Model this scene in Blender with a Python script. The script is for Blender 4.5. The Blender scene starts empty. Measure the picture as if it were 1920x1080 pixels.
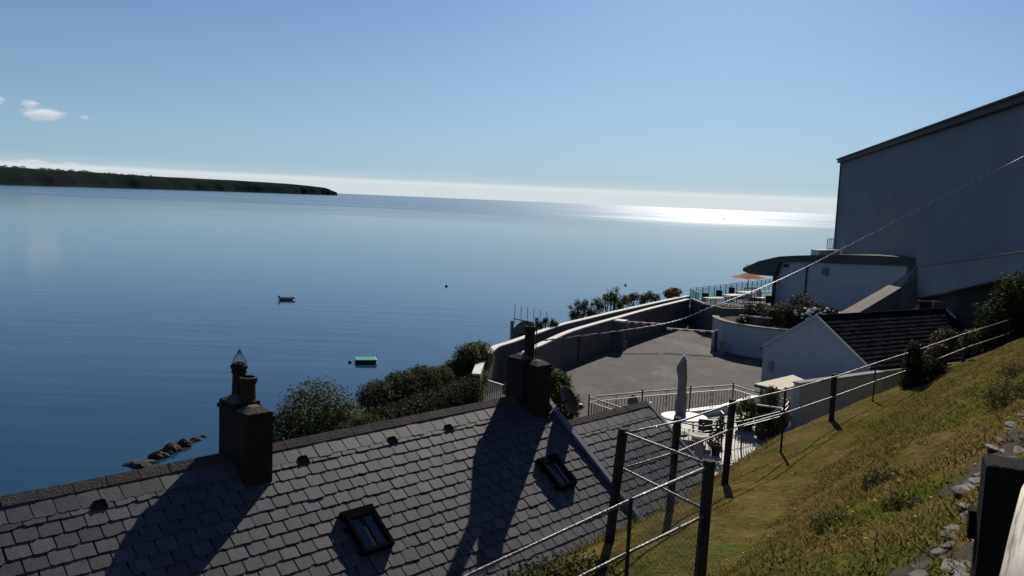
import bpy, math, random
import numpy as np
from mathutils import Vector, Matrix
random.seed(7); rng = np.random.default_rng(7)
S = bpy.context.scene
COL = S.collection
R = math.radians

# ------------------------------------------------------------------ camera
cam_d = bpy.data.cameras.new('camera'); cam = bpy.data.objects.new('camera', cam_d); COL.objects.link(cam)
cam_d.sensor_width = 36.0; cam_d.lens = 30.0; cam_d.clip_start = 0.05; cam_d.clip_end = 300000
P, RO = R(5.84), R(2.44)
FW = Vector((0, math.cos(P), -math.sin(P))); UP = Vector((0, math.sin(P), math.cos(P))); RT = Vector((1, 0, 0))
RC = RT*math.cos(RO) + UP*math.sin(RO); UC = UP*math.cos(RO) - RT*math.sin(RO)
cam.matrix_world = Matrix(((RC.x, UC.x, -FW.x, 0), (RC.y, UC.y, -FW.y, 0), (RC.z, UC.z, -FW.z, 26.0), (0, 0, 0, 1)))
S.camera = cam

# ------------------------------------------------------------------ sky, sun, exposure
SUN_AZ, SUN_EL = R(13.4), R(32.0)
W = bpy.data.worlds.new('World'); S.world = W; W.use_nodes = True
nt = W.node_tree; nt.nodes.clear()
out = nt.nodes.new('ShaderNodeOutputWorld'); bg = nt.nodes.new('ShaderNodeBackground')
sky = nt.nodes.new('ShaderNodeTexSky'); sky.sky_type = 'NISHITA'; sky.sun_disc = False
sky.sun_elevation = SUN_EL; sky.sun_rotation = SUN_AZ; sky.altitude = 20; sky.air_density = 1.0; sky.dust_density = 0.55; sky.ozone_density = 3.5
tc = nt.nodes.new('ShaderNodeTexCoord'); sx = nt.nodes.new('ShaderNodeSeparateXYZ'); nt.links.new(tc.outputs['Generated'], sx.inputs[0])
ramp = nt.nodes.new('ShaderNodeValToRGB'); nt.links.new(sx.outputs['Z'], ramp.inputs[0])   # low bank of far haze on the horizon
cr = ramp.color_ramp; cr.elements[0].position = 0.0; cr.elements[0].color = (.62, .62, .62, 1)
cr.elements[1].position = 0.030; cr.elements[1].color = (0, 0, 0, 1)
for p_, v_ in ((.0145, .60), (.0158, .78), (.0172, .70), (.0190, .22)):
    e_ = cr.elements.new(p_); e_.color = (v_, v_, v_, 1)
mx = nt.nodes.new('ShaderNodeMix'); mx.data_type = 'RGBA'
nt.links.new(ramp.outputs[0], mx.inputs[0]); tint = nt.nodes.new('ShaderNodeMix'); tint.data_type = 'RGBA'; tint.blend_type = 'MULTIPLY'; tint.inputs[0].default_value = 1; nt.links.new(sky.outputs[0], tint.inputs[6]); tint.inputs[7].default_value = (.76, .93, 1.22, 1); 
ramp2 = nt.nodes.new('ShaderNodeValToRGB'); nt.links.new(sx.outputs['Z'], ramp2.inputs[0]); c2 = ramp2.color_ramp   # pale blue air low over the sea
c2.elements[0].position = 0.0; c2.elements[0].color = (.75, .75, .75, 1); c2.elements[1].position = .24; c2.elements[1].color = (0, 0, 0, 1); e_ = c2.elements.new(.09); e_.color = (.36, .36, .36, 1)
air = nt.nodes.new('ShaderNodeMix'); air.data_type = 'RGBA'; nt.links.new(ramp2.outputs[0], air.inputs[0]); nt.links.new(tint.outputs[2], air.inputs[6]); air.inputs[7].default_value = (6.2, 9.9, 12.8, 1)
nt.links.new(air.outputs[2], mx.inputs[6]); mx.inputs[7].default_value = (14.6, 15.0, 14.9, 1)
nt.links.new(mx.outputs[2], bg.inputs[0]); bg.inputs[1].default_value = 0.053
nt.links.new(bg.outputs[0], out.inputs[0])
sun_d = bpy.data.lights.new('sun', 'SUN'); sun = bpy.data.objects.new('sun', sun_d); COL.objects.link(sun)
sun_d.energy = 5.0; sun_d.angle = R(0.53); sun_d.color = (1.0, .93, .82)
sdir = Vector((math.sin(SUN_AZ)*math.cos(SUN_EL), math.cos(SUN_AZ)*math.cos(SUN_EL), math.sin(SUN_EL)))
sun.rotation_euler = sdir.to_track_quat('Z', 'Y').to_euler(); sun.location = (20, 60, 80)
vs = S.view_settings; vs.view_transform = 'Standard'; vs.look = 'None'; vs.exposure = 0.05; vs.gamma = 1.0; vs.use_curve_mapping = False
S.cycles.max_bounces = 8; S.cycles.volume_bounces = 5; S.cycles.diffuse_bounces = 2; S.cycles.glossy_bounces = 3; S.cycles.transparent_max_bounces = 8
S.cycles.use_denoising = True; S.cycles.caustics_reflective = False; S.cycles.caustics_refractive = False
S.cycles.sample_clamp_indirect = 4.0

# ------------------------------------------------------------------ materials
M = {}
def mat(name, col, rough=.8, col2=None, scale=3.0, detail=5, bump=0.0, bscale=30.0, rnd=0.0, isl=0.0, spec=.12, metal=0.0, trans=0.0, stain=None, fine=None):
    m = bpy.data.materials.new(name); m.use_nodes = True; t = m.node_tree; n = t.nodes; l = t.links
    b = n['Principled BSDF']; b.inputs['Roughness'].default_value = rough; b.inputs['Metallic'].default_value = metal
    b.inputs['Specular IOR Level'].default_value = spec
    geo = n.new('ShaderNodeNewGeometry'); c = None
    def mixc(fac, a, bb, blend='MIX'):
        x = n.new('ShaderNodeMix'); x.data_type = 'RGBA'; x.blend_type = blend
        for i, v in ((0, fac), (6, a), (7, bb)):
            if hasattr(v, 'links'): l.new(v, x.inputs[i])
            elif i == 0: x.inputs[0].default_value = v
            else: x.inputs[i].default_value = (*v, 1)
        return x.outputs[2]
    c = col
    if col2:
        nz = n.new('ShaderNodeTexNoise'); nz.inputs['Scale'].default_value = scale; nz.inputs['Detail'].default_value = detail; nz.inputs['Roughness'].default_value = .62
        l.new(geo.outputs['Position'], nz.inputs['Vector'])
        rp = n.new('ShaderNodeValToRGB'); rp.color_ramp.elements[0].position = .36; rp.color_ramp.elements[1].position = .64
        l.new(nz.outputs[0], rp.inputs[0]); c = mixc(rp.outputs[0], col, col2)
    if stain:
        nz = n.new('ShaderNodeTexNoise'); nz.inputs['Scale'].default_value = stain[1]; nz.inputs['Detail'].default_value = 8; nz.inputs['Roughness'].default_value = .7
        mp = n.new('ShaderNodeMapping'); mp.inputs['Scale'].default_value = stain[3] if len(stain) > 3 else (1, 1, 1)
        l.new(geo.outputs['Position'], mp.inputs[0]); l.new(mp.outputs[0], nz.inputs['Vector'])
        rp = n.new('ShaderNodeValToRGB'); rp.color_ramp.elements[0].position = stain[2]; rp.color_ramp.elements[1].position = min(1, stain[2]+.16)
        l.new(nz.outputs[0], rp.inputs[0]); c = mixc(rp.outputs[0], c, stain[0])
    if fine:
        nz = n.new('ShaderNodeTexNoise'); nz.inputs['Scale'].default_value = fine[0]; nz.inputs['Detail'].default_value = 8; nz.inputs['Roughness'].default_value = .75
        l.new(geo.outputs['Position'], nz.inputs['Vector']); mr = n.new('ShaderNodeMapRange'); mr.inputs['From Min'].default_value = .3; mr.inputs['From Max'].default_value = .7
        mr.inputs['To Min'].default_value = 1-fine[1]; mr.inputs['To Max'].default_value = 1+fine[1]; l.new(nz.outputs[0], mr.inputs[0]); cb = n.new('ShaderNodeCombineColor')
        for i in range(3): l.new(mr.outputs[0], cb.inputs[i])
        c = mixc(1.0, c, cb.outputs[0], 'MULTIPLY')
    src = None
    if rnd: src = n.new('ShaderNodeObjectInfo').outputs['Random']; amt = rnd
    if isl: src = geo.outputs['Random Per Island']; amt = isl
    if src is not None:
        mr = n.new('ShaderNodeMapRange'); mr.inputs['To Min'].default_value = 1-amt; mr.inputs['To Max'].default_value = 1+amt
        l.new(src, mr.inputs[0]); cb = n.new('ShaderNodeCombineColor')
        for i in range(3): l.new(mr.outputs[0], cb.inputs[i])
        c = mixc(1.0, c, cb.outputs[0], 'MULTIPLY')
    if hasattr(c, 'links'): l.new(c, b.inputs['Base Color'])
    else: b.inputs['Base Color'].default_value = (*c, 1)
    if bump:
        nb = n.new('ShaderNodeTexNoise'); nb.inputs['Scale'].default_value = bscale; nb.inputs['Detail'].default_value = 4
        l.new(geo.outputs['Position'], nb.inputs['Vector'])
        bp = n.new('ShaderNodeBump'); bp.inputs['Strength'].default_value = bump; bp.inputs['Distance'].default_value = .03
        l.new(nb.outputs[0], bp.inputs['Height']); l.new(bp.outputs[0], b.inputs['Normal'])
    if trans:
        tr = n.new('ShaderNodeBsdfTranslucent'); ms = n.new('ShaderNodeMixShader'); ms.inputs[0].default_value = trans
        if hasattr(c, 'links'): l.new(c, tr.inputs[0])
        else: tr.inputs[0].default_value = (*c, 1)
        l.new(b.outputs[0], ms.inputs[1]); l.new(tr.outputs[0], ms.inputs[2]); l.new(ms.outputs[0], n['Material Output'].inputs[0])
    M[name] = m; return m

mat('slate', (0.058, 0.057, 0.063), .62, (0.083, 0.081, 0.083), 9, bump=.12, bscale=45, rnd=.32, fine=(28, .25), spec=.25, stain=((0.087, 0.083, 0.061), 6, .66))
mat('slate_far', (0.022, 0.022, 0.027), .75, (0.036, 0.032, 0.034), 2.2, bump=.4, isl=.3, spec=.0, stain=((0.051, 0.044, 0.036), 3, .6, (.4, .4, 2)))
mat('ridge', (0.065, 0.055, 0.049), .85, (0.091, 0.075, 0.065), 5, bump=.5, rnd=.15)
mat('frame_black', (.010, .010, .012), .9, spec=.0)
mat('felt', (.03, .03, .035), .95)
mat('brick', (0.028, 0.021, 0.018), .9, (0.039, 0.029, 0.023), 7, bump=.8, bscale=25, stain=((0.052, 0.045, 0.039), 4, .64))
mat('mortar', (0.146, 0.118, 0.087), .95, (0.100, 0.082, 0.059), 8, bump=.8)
mat('terracotta', (.26, .105, .06), .8, (.17, .075, .05), 7, bump=.3)
mat('terracotta_dark', (0.055, 0.029, 0.020), .85, (0.032, 0.023, 0.018), 6, bump=.3)
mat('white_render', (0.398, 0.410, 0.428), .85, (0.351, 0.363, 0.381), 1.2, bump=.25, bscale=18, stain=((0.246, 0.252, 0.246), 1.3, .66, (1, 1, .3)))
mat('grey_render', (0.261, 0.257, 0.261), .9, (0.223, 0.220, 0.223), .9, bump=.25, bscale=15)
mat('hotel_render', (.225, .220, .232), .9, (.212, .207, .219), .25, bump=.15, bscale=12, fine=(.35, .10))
mat('wall_render', (0.156, 0.148, 0.135), .9, (0.120, 0.114, 0.106), 1.4, bump=.4, bscale=14, stain=((0.078, 0.073, 0.068), 1.6, .6, (1, 1, .4)))
mat('coping', (0.767, 0.733, 0.651), .8, (0.640, 0.605, 0.535), 3, bump=.3)
mat('stone_coping', (0.273, 0.234, 0.195), .9, (0.215, 0.182, 0.156), 3, bump=.4)
mat('fascia', (.07, .065, .07), .7, (.09, .085, .085), 2)
mat('roof_felt', (.16, .14, .10), .95, (.11, .105, .09), 1.5, bump=.3)
mat('tarmac', (0.122, 0.110, 0.100), .88, (0.092, 0.084, 0.077), .5, detail=9, bump=.5, bscale=60, spec=.08, stain=((0.188, 0.171, 0.156), .28, .50, (1, .5, 1)), fine=(2.2, .22))
mat('paving', (0.403, 0.370, 0.319), .7, (0.325, 0.299, 0.260), 2.0, bump=.3, spec=.4)
mat('road', (0.078, 0.075, 0.072), .9, (0.098, 0.094, 0.091), 3, bump=.5)
mat('soil', (0.058, 0.046, 0.033), 1, (0.039, 0.029, 0.019), 8, bump=1)
mat('timber_dark', (0.032, 0.026, 0.022), .85, (0.052, 0.043, 0.036), 14, bump=.7, bscale=60)
mat('timber_black', (.007, .007, .008), .9, (.011, .011, .012), 10, bump=.4, bscale=90, spec=.05)
mat('timber_brown', (.26, .23, .21), .85, (.20, .18, .165), 9, bump=.4, rnd=.2)
mat('galv', (0.221, 0.221, 0.221), .42, (0.156, 0.153, 0.150), 20, bump=.5, bscale=70, spec=.5, metal=.55)
mat('wire', (.20, .20, .20), .5, metal=.6)
mat('iron', (.02, .02, .022), .5, spec=.4)
mat('iron_lit', (.40, .40, .40), .35, spec=.5, metal=.3)  # copy of iron with sunlit brightness put into its colour
mat('lead', (0.225, 0.240, 0.270), .6, (0.180, 0.195, 0.225), 6, bump=.3)
mat('glass_dark', (.03, .034, .045), .18, spec=.6)
mat('white_paint', (.80, .80, .78), .5, (.72, .72, .70), 5)
mat('white_plastic', (.42, .44, .45), .5)
mat('red_paint', (.42, .07, .06), .5)
mat('cream', (0.600, 0.547, 0.413), .8, (0.525, 0.465, 0.330), 2.5, bump=.2)
mat('teal', (.015, .07, .068), .5)
mat('canvas', (0.260, 0.234, 0.221), .95, (0.215, 0.195, 0.182), 6, bump=.3)
mat('dish', (0.056, 0.058, 0.063), .5)
mat('rock', (0.089, 0.052, 0.034), .95, (0.052, 0.039, 0.029), 1.2, bump=1, bscale=4, stain=((0.023, 0.023, 0.018), .7, .52))
mat('stone', (.12, .112, .10), .9, (.20, .19, .17), 22, bump=.06, bscale=60, rnd=.45, spec=.05, stain=((.07, .066, .04), 9, .55))
mat('hull_grey', (.28, .28, .29), .6); mat('hull_dark', (.03, .032, .038), .6)
mat('raft_green', (.03, .30, .22), .6, (.04, .24, .19), 1.5); mat('raft_side', (.02, .03, .035), .7)
mat('leaf_dark', (.022, .032, .010), .75, (.034, .042, .012), 1.5, isl=.45, trans=.35, spec=.1)
mat('leaf_mid', (.050, .060, .013), .7, (.072, .074, .018), 1.2, isl=.45, trans=.45, spec=.2)
mat('leaf_grey', (.056, .062, .026), .75, (.078, .076, .034), 1.2, isl=.4, trans=.4, spec=.1)
mat('leaf_brown', (0.072, 0.055, 0.029), .7, (0.049, 0.046, 0.023), 1.4, isl=.4, trans=.25)
mat('bark', (.07, .055, .045), .95, (.05, .04, .03), 8, bump=.8)
mat('blossom', (.85, .84, .80), .6); mat('yellow', (.75, .55, .03), .6); mat('orange_bloom', (.20, .085, .03), .8)
mat('grassblade', (.112, .102, .025), .8, (.160, .114, .048), .8, isl=.3, trans=.62, spec=.0, stain=((.062, .092, .015), .36, .51))
mat('ground', (.094, .084, .021), 1, (.135, .096, .038), .8, bump=1, bscale=14, spec=.0, stain=((.050, .076, .012), .36, .51), fine=(6, .5))
mat('headland', (.016, .024, .022), 1, (.010, .015, .016), .006, detail=8, spec=.0, stain=((.024, .028, .018), .003, .58))
mat('fields', (.060, .052, .028), 1, (.022, .029, .015), .004, detail=3, spec=.0)
mat('fabric_red', (.62, .19, .13), .85, (.52, .15, .11), 2, trans=.35)

def wood_mat():
    m = mat('weathered_wood', (.5, .46, .4), .8); t = m.node_tree; n = t.nodes; l = t.links
    tcn = n.new('ShaderNodeTexCoord'); mp = n.new('ShaderNodeMapping'); mp.inputs['Scale'].default_value = (30, 30, 1.6)
    nz = n.new('ShaderNodeTexNoise'); nz.inputs['Scale'].default_value = 2.2; nz.inputs['Detail'].default_value = 6; nz.inputs['Distortion'].default_value = .8
    l.new(tcn.outputs['Object'], mp.inputs[0]); l.new(mp.outputs[0], nz.inputs['Vector'])
    rp = n.new('ShaderNodeValToRGB'); e = rp.color_ramp.elements; e[0].position = .33; e[0].color = (.10, .08, .06, 1); e[1].position = .5; e[1].color = (.50, .45, .38, 1)
    x = e.new(.7); x.color = (.62, .57, .49, 1)
    l.new(nz.outputs[0], rp.inputs[0]); l.new(rp.outputs[0], n['Principled BSDF'].inputs['Base Color'])
    bp = n.new('ShaderNodeBump'); bp.inputs['Strength'].default_value = .6; bp.inputs['Distance'].default_value = .006
    l.new(nz.outputs[0], bp.inputs['Height']); l.new(bp.outputs[0], n['Principled BSDF'].inputs['Normal'])
wood_mat()

def glass_mat():
    m = bpy.data.materials.new('teal_glass'); m.use_nodes = True; n = m.node_tree.nodes; l = m.node_tree.links
    tr = n.new('ShaderNodeBsdfTransparent'); tr.inputs[0].default_value = (.78, .88, .88, 1)
    gl = n.new('ShaderNodeBsdfGlossy'); gl.inputs['Roughness'].default_value = .05
    ms = n.new('ShaderNodeMixShader'); ms.inputs[0].default_value = .12
    l.new(tr.outputs[0], ms.inputs[1]); l.new(gl.outputs[0], ms.inputs[2]); l.new(ms.outputs[0], n['Material Output'].inputs[0])
    M['teal_glass'] = m
glass_mat()

def sea_mat():
    m = bpy.data.materials.new('sea'); m.use_nodes = True; t = m.node_tree; n = t.nodes; l = t.links
    b = n['Principled BSDF']; b.inputs['IOR'].default_value = 1.333
    geo = n.new('ShaderNodeNewGeometry'); sp = n.new('ShaderNodeSeparateXYZ'); l.new(geo.outputs['Position'], sp.inputs[0])
    # wind patches: calm bay inshore, ruffled water offshore
    mp = n.new('ShaderNodeMapping'); mp.inputs['Scale'].default_value = (.0007, .0016, 1); l.new(geo.outputs['Position'], mp.inputs[0])
    nz = n.new('ShaderNodeTexNoise'); nz.inputs['Scale'].default_value = 1.0; nz.inputs['Detail'].default_value = 5; l.new(mp.outputs[0], nz.inputs['Vector'])
    ma = n.new('ShaderNodeMath'); ma.operation = 'MULTIPLY_ADD'; ma.inputs[1].default_value = 1400; l.new(nz.outputs[0], ma.inputs[0]); l.new(sp.outputs['Y'], ma.inputs[2])
    mr = n.new('ShaderNodeMapRange'); mr.interpolation_type = 'SMOOTHSTEP'; mr.inputs['From Min'].default_value = 1500; mr.inputs['From Max'].default_value = 2600
    l.new(ma.outputs[0], mr.inputs[0])
    ro = n.new('ShaderNodeMapRange'); ro.inputs['To Min'].default_value = .09; ro.inputs['To Max'].default_value = .23; l.new(mr.outputs[0], ro.inputs[0]); 
    mpS = n.new('ShaderNodeMapping'); mpS.inputs['Scale'].default_value = (.0016, .012, 1); l.new(geo.outputs['Position'], mpS.inputs[0])
    nS = n.new('ShaderNodeTexNoise'); nS.inputs['Scale'].default_value = 1.0; nS.inputs['Detail'].default_value = 9; nS.inputs['Roughness'].default_value = .75; l.new(mpS.outputs[0], nS.inputs['Vector'])
    mS = n.new('ShaderNodeMapRange'); mS.inputs['From Min'].default_value = .35; mS.inputs['From Max'].default_value = .65; mS.inputs['To Min'].default_value = -.13; mS.inputs['To Max'].default_value = .07; l.new(nS.outputs[0], mS.inputs[0])
    mM = n.new('ShaderNodeMath'); mM.operation = 'MULTIPLY_ADD'; l.new(mS.outputs[0], mM.inputs[0]); l.new(mr.outputs[0], mM.inputs[1]); l.new(ro.outputs[0], mM.inputs[2]); l.new(mM.outputs[0], b.inputs['Roughness'])
    # body colour: deep blue, greener shallows over the sand inshore
    nz2 = n.new('ShaderNodeTexNoise'); nz2.inputs['Scale'].default_value = .03; nz2.inputs['Detail'].default_value = 4; l.new(geo.outputs['Position'], nz2.inputs['Vector'])
    mc = n.new('ShaderNodeMix'); mc.data_type = 'RGBA'; mc.inputs[6].default_value = (.009, .036, .070, 1); mc.inputs[7].default_value = (.014, .052, .078, 1)
    rp = n.new('ShaderNodeValToRGB'); rp.color_ramp.elements[0].position = .42; rp.color_ramp.elements[1].position = .64; l.new(nz2.outputs[0], rp.inputs[0]); l.new(rp.outputs[0], mc.inputs[0])
    l.new(mc.outputs[2], b.inputs['Base Color'])
    # swell and ripples
    mp1 = n.new('ShaderNodeMapping'); mp1.inputs['Scale'].default_value = (.035, .22, 1); mp1.inputs['Rotation'].default_value = (0, 0, R(-8)); l.new(geo.outputs['Position'], mp1.inputs[0])
    w1 = n.new('ShaderNodeTexNoise'); w1.inputs['Scale'].default_value = 1; w1.inputs['Detail'].default_value = 3; l.new(mp1.outputs[0], w1.inputs['Vector'])
    w2 = n.new('ShaderNodeTexNoise'); w2.inputs['Scale'].default_value = 1.1; w2.inputs['Detail'].default_value = 3; l.new(geo.outputs['Position'], w2.inputs['Vector'])
    b1 = n.new('ShaderNodeBump'); b1.inputs['Strength'].default_value = .16; b1.inputs['Distance'].default_value = .30; l.new(w1.outputs[0], b1.inputs['Height'])
    b2 = n.new('ShaderNodeBump'); b2.inputs['Strength'].default_value = .12; b2.inputs['Distance'].default_value = .05; l.new(w2.outputs[0], b2.inputs['Height']); l.new(b1.outputs[0], b2.inputs['Normal'])
    l.new(b2.outputs[0], b.inputs['Normal']); M['sea'] = m
sea_mat()

def cloud_mat():
    m = bpy.data.materials.new('cloud'); m.use_nodes = True; t = m.node_tree; n = t.nodes; l = t.links
    n.remove(n['Principled BSDF']); v = n.new('ShaderNodeVolumePrincipled'); v.inputs['Color'].default_value = (.97, .97, .98, 1); v.inputs['Anisotropy'].default_value = .55
    tcn = n.new('ShaderNodeTexCoord'); ln = n.new('ShaderNodeVectorMath'); ln.operation = 'LENGTH'; l.new(tcn.outputs['Object'], ln.inputs[0])
    nz = n.new('ShaderNodeTexNoise'); nz.inputs['Scale'].default_value = 2.4; nz.inputs['Detail'].default_value = 6; nz.inputs['Roughness'].default_value = .6; l.new(tcn.outputs['Object'], nz.inputs['Vector'])
    a = n.new('ShaderNodeMath'); a.operation = 'MULTIPLY_ADD'; a.inputs[1].default_value = -.62; l.new(ln.outputs['Value'], a.inputs[0]); l.new(nz.outputs[0], a.inputs[2])
    mr = n.new('ShaderNodeMapRange'); mr.inputs['From Min'].default_value = .02; mr.inputs['From Max'].default_value = .30; mr.inputs['To Max'].default_value = .006; l.new(a.outputs[0], mr.inputs[0])
    l.new(mr.outputs[0], v.inputs['Density']); l.new(v.outputs[0], n['Material Output'].inputs['Volume']); M['cloud'] = m
cloud_mat()

# ------------------------------------------------------------------ mesh helpers
def frame(d):
    d = Vector(d).normalized(); a = Vector((0, 0, 1)) if abs(d.z) < .95 else Vector((1, 0, 0))
    x = d.cross(a).normalized(); return x, x.cross(d).normalized()
class MB:
    def __init__(s): s.v = []; s.f = []; s.mi = []; s.cur = 0
    def face(s, idx): s.f.append(idx); s.mi.append(s.cur)
    def poly(s, pts): b = len(s.v); s.v += [tuple(p) for p in pts]; s.face(tuple(range(b, b+len(pts)))); return s
    def hexa(s, p):                      # 4 bottom ccw + 4 top ccw
        b = len(s.v); s.v += [tuple(q) for q in p]
        for f in ((3, 2, 1, 0), (4, 5, 6, 7), (0, 1, 5, 4), (1, 2, 6, 5), (2, 3, 7, 6), (3, 0, 4, 7)): s.face(tuple(b+i for i in f))
        return s
    def box(s, c, d, rz=0):
        hx, hy, hz = d[0]/2, d[1]/2, d[2]/2; co, si = math.cos(rz), math.sin(rz)
        pt = [(c[0]+x*co-y*si, c[1]+x*si+y*co, c[2]+z) for z in (-hz, hz) for x, y in ((-hx, -hy), (hx, -hy), (hx, hy), (-hx, hy))]
        return s.hexa(pt)
    def beam(s, a, b, w, h):             # rectangular bar
        a, b = Vector(a), Vector(b); x, u = frame(b-a)
        return s.hexa([a-x*w/2-u*h/2, a+x*w/2-u*h/2, a+x*w/2+u*h/2, a-x*w/2+u*h/2, b-x*w/2-u*h/2, b+x*w/2-u*h/2, b+x*w/2+u*h/2, b-x*w/2+u*h/2])
    def tube(s, pts, r, n=6, cap=True):
        pts = [Vector(p) for p in pts]; k = len(pts); base = len(s.v)
        rr = r if isinstance(r, (list, tuple)) else [r]*k
        x = None
        for i, p in enumerate(pts):
            d = (pts[min(i+1, k-1)]-pts[max(i-1, 0)]).normalized()
            if x is None: x, u = frame(d)
            else:
                x = (x-d*x.dot(d)).normalized()
            u = x.cross(d)
            for j in range(n):
                a = 2*math.pi*j/n; s.v.append(tuple(p+(x*math.cos(a)+u*math.sin(a))*rr[i]))
        for i in range(k-1):
            for j in range(n):
                s.face((base+i*n+j, base+i*n+(j+1) % n, base+(i+1)*n+(j+1) % n, base+(i+1)*n+j))
        if cap: s.face(tuple(base+j for j in range(n))[::-1]); s.face(tuple(base+(k-1)*n+j for j in range(n)))
        return s
    def lathe(s, prof, c=(0, 0, 0), n=12, sx=1, sy=1):
        base = len(s.v); k = len(prof)
        for (r, z) in prof:
            for j in range(n): a = 2*math.pi*j/n; s.v.append((c[0]+sx*r*math.cos(a), c[1]+sy*r*math.sin(a), c[2]+z))
        for i in range(k-1):
            for j in range(n): s.face((base+i*n+j, base+i*n+(j+1) % n, base+(i+1)*n+(j+1) % n, base+(i+1)*n+j))
        s.face(tuple(base+j for j in range(n))[::-1]); s.face(tuple(base+(k-1)*n+j for j in range(n)))
        return s
    def prism(s, poly, z0, z1):          # poly ccw (x,y)
        b = len(s.v); n = len(poly); s.v += [(p[0], p[1], z0) for p in poly]+[(p[0], p[1], z1) for p in poly]
        s.face(tuple(range(b, b+n))[::-1]); s.face(tuple(range(b+n, b+2*n)))
        for i in range(n): s.face((b+i, b+(i+1) % n, b+n+(i+1) % n, b+n+i))
        return s
    def strip(s, pts, w, z0, z1):        # wall of width w along polyline; pts (x,y) ; z0,z1 scalars or lists
        n = len(pts); L_, R_ = [], []
        for i in range(n):
            a = Vector(pts[max(i-1, 0)][:2]); b = Vector(pts[min(i+1, n-1)][:2]); d = (b-a).normalized(); nn = Vector((-d.y, d.x))*w/2
            p = Vector(pts[i][:2]); L_.append(p+nn); R_.append(p-nn)
        g = lambda z, i: z[i] if isinstance(z, (list, tuple)) else z
        b = len(s.v)
        for i in range(n):
            s.v += [(R_[i].x, R_[i].y, g(z0, i)), (L_[i].x, L_[i].y, g(z0, i)), (L_[i].x, L_[i].y, g(z1, i)), (R_[i].x, R_[i].y, g(z1, i))]
        for i in range(n-1):
            o = b+4*i
            for j in range(4): s.face((o+j, o+4+j, o+4+(j+1) % 4, o+(j+1) % 4))
        s.face((b, b+1, b+2, b+3)); e = b+4*(n-1); s.face((e+3, e+2, e+1, e)); return s
    def build(s, name, mats, parent=None, smooth=False, loc=None, bevel=0):
        me = bpy.data.meshes.new(name); me.from_pydata(s.v, [], s.f); me.update()
        for m in (mats if isinstance(mats, (list, tuple)) else [mats]): me.materials.append(M[m])
        if isinstance(mats, (list, tuple)): me.polygons.foreach_set('material_index', s.mi)
        if smooth: me.polygons.foreach_set('use_smooth', [True]*len(me.polygons))
        o = bpy.data.objects.new(name, me); COL.objects.link(o)
        if parent: o.parent = parent
        if loc is not None: o.location = loc
        if bevel:
            bv = o.modifiers.new('bevel', 'BEVEL'); bv.width = bevel; bv.segments = 2; bv.limit_method = 'ANGLE'
        return o
def tag(o, label=None, cat=None, group=None, kind=None):
    if label: o['label'] = label
    if cat: o['category'] = cat
    if group: o['group'] = group
    if kind: o['kind'] = kind
    return o
def thing(name, label, cat, loc=(0, 0, 0), rz=0, group=None):
    o = bpy.data.objects.new(name, None); COL.objects.link(o); o.empty_display_size = .2
    o.location = loc; o.rotation_euler = (0, 0, rz); return tag(o, label, cat, group)
def inst(src, name, parent, mtx):
    o = bpy.data.objects.new(name, src); COL.objects.link(o); o.parent = parent; o.matrix_local = mtx; return o
def raw_mesh(name, v, f, m, parent=None, smooth=False):
    me = bpy.data.meshes.new(name); nv, nf = len(v), len(f); k = f.shape[1]
    me.vertices.add(nv); me.vertices.foreach_set('co', np.asarray(v, np.float32).ravel())
    me.loops.add(nf*k); me.loops.foreach_set('vertex_index', f.astype(np.int32).ravel())
    me.polygons.add(nf); me.polygons.foreach_set('loop_start', np.arange(0, nf*k, k, dtype=np.int32))
    if smooth: me.polygons.foreach_set('use_smooth', np.ones(nf, bool))
    me.update(calc_edges=True); me.materials.append(M[m]); o = bpy.data.objects.new(name, me); COL.objects.link(o)
    if parent: o.parent = parent
    return o
def leaves(name, blobs, n, size, m, parent=None, shell=.45, aspect=.55, up=.3):
    bl = np.array(blobs, float); wgt = (bl[:, 3]*bl[:, 4]*bl[:, 5])**(2/3.); wgt /= wgt.sum()
    k = rng.choice(len(bl), n, p=wgt); d = rng.normal(size=(n, 3)); d /= np.linalg.norm(d, axis=1)[:, None]
    rad = 1-shell*rng.random(n)**1.6+rng.normal(0, .07, n)
    lump = 1+.16*np.sin(d[:, 0]*7+k)*np.sin(d[:, 1]*6+2*k)*np.cos(d[:, 2]*5)
    c = bl[k, :3]+d*(rad*lump)[:, None]*bl[k, 3:6]
    nn = d+rng.normal(0, .7, (n, 3))+np.array([0, 0, up]); nn /= np.linalg.norm(nn, axis=1)[:, None]
    t = np.cross(nn, rng.normal(size=(n, 3))); t /= np.linalg.norm(t, axis=1)[:, None]; b = np.cross(nn, t)
    sz = size*(.6+.8*rng.random(n))[:, None]
    v = np.stack([c-t*sz, c+b*sz*aspect, c+t*sz, c-b*sz*aspect], 1).reshape(-1, 3)
    f = np.arange(4*n).reshape(-1, 4); return raw_mesh(name, v, f, m, parent)
def bush(name, label, cat, blobs, n, size, m, base, group=None, stems=5, aspect=.55):
    t = thing(name, label, cat, base, 0, group); bl = [(b[0]-base[0], b[1]-base[1], b[2]-base[2], b[3], b[4], b[5]) for b in blobs]
    leaves('foliage', bl, n, size, m, t, aspect=aspect)
    mb = MB()
    for i in range(max(stems, len(bl))):
        b = bl[i % len(bl)]; e = Vector((b[0]+random.uniform(-.5, .5)*b[3], b[1]+random.uniform(-.5, .5)*b[4], b[2]+.5*b[5]*random.random()))
        a = Vector((b[0]*.25+random.uniform(-.1, .1), b[1]*.25+random.uniform(-.1, .1), -.3)); mid = (a+e)/2+Vector((random.uniform(-.1, .1), random.uniform(-.1, .1), .1))
        mb.tube([a, mid, e], [.05, .035, .012], 5)
    mb.build('stem', 'bark', t); return t

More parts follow.
